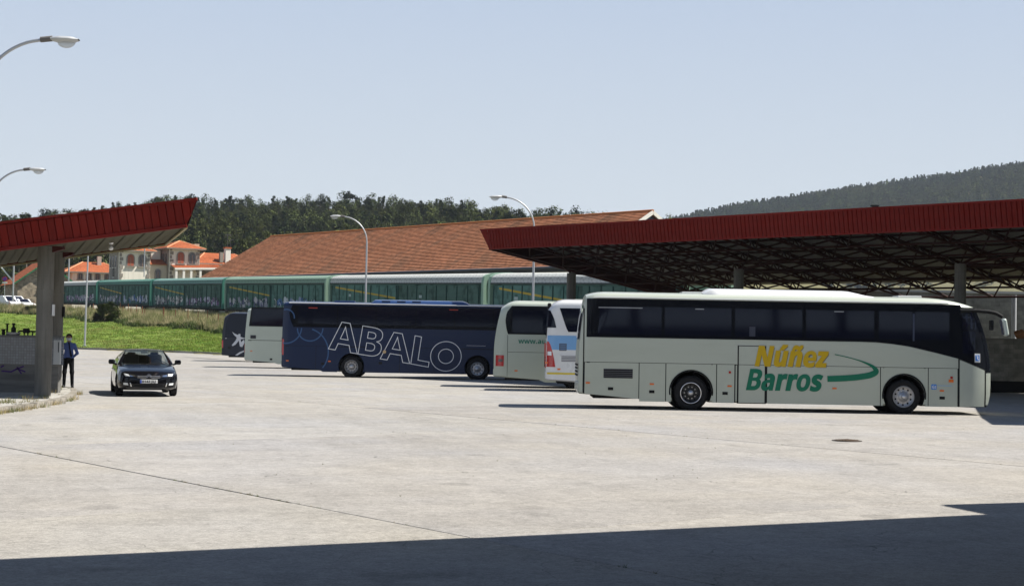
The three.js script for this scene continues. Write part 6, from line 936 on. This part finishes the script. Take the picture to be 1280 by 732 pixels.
{
  const base = gnd(84.3, 484, .135), g = thing('person', 'person in blue shirt, dark tie and face mask standing with hands behind back', 'person', [base.x, .133, base.z], .22);
  const J = { hip: [.085, .90, 0], knee: [.115, .50, .025], ank: [.128, .09, -.02], toe: [.15, .04, .14], sh: [.165, 1.375, -.01], el: [.262, 1.11, -.075], wr: [.085, .935, -.175] }, m = (p, s) => [p[0] * s, p[1], p[2]];
  const legs = (p) => { let d = 1e9; for (const s of [-1, 1]) { const k = s < 0 ? [.0, 0, .03] : [0, 0, 0], A = (q) => [q[0] * s + k[0], q[1], q[2] + (q[1] < .6 ? k[2] : 0)]; let l = smin(cap(p, A(J.hip), A(J.knee), .092, .064), cap(p, A(J.knee), A(J.ank), .064, .052), .05); l = smin(l, cap(p, A([.128, .05, -.055]), A(J.toe), .042, .036), .03); d = Math.min(d, l); } return d; };
  const torso = (p) => { let d = cap(p, [0, .93, 0], [0, 1.05, 0], .135, .13, .78); d = smin(d, cap(p, [0, 1.05, 0], [0, 1.30, 0], .135, .145, .74), .08); d = smin(d, cap(p, [-.12, 1.36, -.01], [.12, 1.36, -.01], .075, .075, .9), .09); d = smin(d, cap(p, [0, 1.40, 0], [0, 1.50, .01], .058, .05), .05); return d; };
  const arms = (p) => { let d = 1e9; for (const s of [-1, 1]) { const l = smin(cap(p, m(J.sh, s), m(J.el, s), .062, .048), cap(p, m(J.el, s), m(J.wr, s), .047, .032), .03); d = Math.min(d, l); } return d; };
  const bodyG = fieldMesh(100, [-.42, -.03, -.32], [.42, 1.62, .32], (x, y, z) => { const p = [x, y, z]; return smin(smin(torso(p), legs(p), .06), arms(p), .035); });
  const headG = fieldMesh(64, [-.16, 1.40, -.17], [.16, 1.78, .20], (x, y, z) => { const p = [x, y, z]; let d = cap(p, [0, 1.635, -.01], [0, 1.64, .01], .088, .086, 1.12); d = smin(d, cap(p, [0, 1.56, .03], [0, 1.545, .045], .06, .045), .06); d = smin(d, cap(p, [0, 1.40, 0], [0, 1.54, .005], .052, .05), .03); d = smin(d, cap(p, [0, 1.625, .095], [0, 1.59, .118], .010, .015), .02); for (const s of [-1, 1]) d = smin(d, cap(p, [s * .085, 1.635, 0], [s * .084, 1.60, .0], .016, .011, .7), .012); return d; });
  const handG = [-1, 1].map((s) => fieldMesh(54, [s * .085 - .13, .80, -.26], [s * .085 + .13, 1.0, -.10], (x, y, z) => { const p = [x, y, z], c = s * .085, o = s > 0 ? -.03 : .0; let d = cap(p, [c, .935, -.175], [c - s * .03, .885, -.185 + o], .03, .034, .8); for (let k = 0; k < 4; k++) { const a = [c - s * (.045 - .002 * k), .905 - k * .02, -.188 + o], b = [c - s * (.085 + .004 * (k === 1)), .892 - k * .019, -.205 + o], e = [c - s * (.112 - .008 * Math.abs(k - 1)), .882 - k * .018, -.195 + o]; d = smin(d, Math.min(cap(p, a, b, .0095, .009), cap(p, b, e, .009, .0078)), .008); } d = smin(d, Math.min(cap(p, [c - s * .01, .905, -.19 + o], [c - s * .035, .93, -.215 + o], .012, .010), cap(p, [c - s * .035, .93, -.215 + o], [c - s * .065, .93, -.218 + o], .010, .008)), .01); return d; }));
  const all = merge([bodyG, headG, ...handG]), pos = all.attributes.position, col = new Float32Array(pos.count * 3), skin = [.30, .17, .115], shirt = [.105, .15, .36], trous = [.010, .010, .012], shoe = [.012, .011, .011];
  for (let i = 0; i < pos.count; i++) { const p = [pos.getX(i), pos.getY(i), pos.getZ(i)]; let c; const dl = legs(p), dt = torso(p), da = arms(p); if (p[1] > 1.455) c = skin; else if (p[1] < .085) c = shoe; else if (p[1] < .955 && Math.min(dl, p[1] < .9 ? dl : dt) <= da + .004) c = trous; else if (p[1] < .925) c = skin; else c = shirt; const k = c === shirt ? .9 + .2 * vn(p[0] * 30 + 40, p[1] * 26 + 40) : 1; col.set(c.map((q) => q * k), i * 3); }
  all.setAttribute('color', new THREE.BufferAttribute(col, 3)); part('body', all, mat(0xffffff, .8, 0, { vertexColors: true }), g);
  const hairM = mat([.02, .017, .015], .9), mask = mat([.62, .64, .66], .85);
  part('hair', fieldMesh(56, [-.14, 1.56, -.17], [.14, 1.78, .16], (x, y, z) => Math.max(cap([x, y, z], [0, 1.645, -.015], [0, 1.65, .005], .098, .096, 1.12), -cap([x, y, z], [0, 1.585, .10], [0, 1.60, .14], .095, .10), 1.575 - y - (z < -.02 ? .04 : 0))), hairM, g);
  const mk = part('face_mask', grid(14, 8, (s, t) => { const a = lerp(-1.15, 1.15, s), y = lerp(1.515, 1.605, t), r = .093 + .012 * Math.cos(a) * (1 - Math.abs(t - .6)); return V(Math.sin(a) * r * .9, y, Math.cos(a) * r * 1.16 + .012); }), mask, g); for (const s of [-1, 1]) part('ear_loop', tube([V(s * .078, 1.595, .055), V(s * .092, 1.61, .01), V(s * .09, 1.57, .0), V(s * .075, 1.53, .05)], .003, 10, 4), mask, mk);
  for (const s of [-1, 1]) { part('eye', new THREE.SphereGeometry(.011, 10, 8).translate(s * .033, 1.642, .086), CM.white, g); part('brow', rbox(.035, .008, .012, s * .034, 1.665, .094, .003), hairM, g); }
  part('belt', grid(28, 1, (s, t) => { const a = s * 6.2832; return V(Math.sin(a) * .148, lerp(.935, .97, t), Math.cos(a) * .117); }), CM.under, g);
  const tie = mat([.010, .011, .02], .6); part('tie', extr([[-.02, 0], [.02, 0], [.035, -.22], [.075, -.42], [.045, -.47], [.0, -.42], [-.008, -.22]], .012, .003).rotateX(-.02).rotateZ(.10).translate(.005, 1.435, .098), tie, g); part('tie_knot', rbox(.045, .04, .03, 0, 1.445, .085, .01), tie, g); for (const s of [-1, 1]) part('collar', extr([[0, 0], [.055, .02], [.07, -.035], [.02, -.05]].map(([x, y]) => [x * s, y]), .008).rotateX(-.15).translate(s * .008, 1.46, .072), mat([.12, .17, .40], .8), g);
  for (const s of [-1, 1]) part('shoe', rbox(.085, .06, .26, 0, 0, 0, .028, 3).rotateY(s * .14).translate(s * .138, .03, .045 + (s < 0 ? .03 : 0)), mat([.012, .011, .011], .35, 0, { clearcoat: .4 }), g);
}
// iron cover in the concrete
{ const p = gnd(1059, 551), g = thing('drain_cover', 'rusty iron cover set in the sunlit concrete', 'cover', [p.x, .0, p.z], .6); part('frame', new THREE.CylinderGeometry(.31, .31, .012, 28).translate(0, .007, 0), mat([.07, .062, .055], .8), g); part('lid', new THREE.CylinderGeometry(.26, .27, .02, 28).translate(0, .012, 0), mat([.085, .062, .045], .8), g); for (let k = 0; k < 4; k++) part('rib', box(.36, .012, .025, 0, .026, -.13 + k * .087), mat([.11, .08, .055], .8), g); }
// tufts in the joints
{
  const ms = [], cs = [], e1 = A2.clone().sub(A1).setY(0).normalize();
  for (let i = 0; i < 420; i++) { const t = rr(-25, 22), b = rnd() < .35 ? B1 : A1, p = b.clone().addScaledVector(e1, t); if (fbm(t / 1.3 + 30, b === A1 ? 2 : 8, 256, 2) < .52) continue; ms.push(M4(p.x + rr(-.01, .01), -.03, p.z + rr(-.01, .01), rnd() * 6, rr(.25, .7))); const k = rr(.7, 1.2); cs.push(rnd() < .5 ? rgb(.10 * k, .12 * k, .03 * k) : rgb(.22 * k, .18 * k, .08 * k)); }
  for (let i = 0; i < 60; i++) { const p = gnd(rr(200, 900), rr(500, 640)); ms.push(M4(p.x, -.01, p.z, rnd() * 6, rr(.15, .4))); cs.push(rgb(.12, .13, .04)); }
  const o = instanced('joint_weeds', bladeGeo(14, .09, .03, .006, 1.2), mat(0xffffff, .9), ms, cs); stuff(o); o.userData.label = 'tiny weeds growing in the joints of the concrete'; o.userData.category = 'weeds';
}
renderer.render(scene, camera);
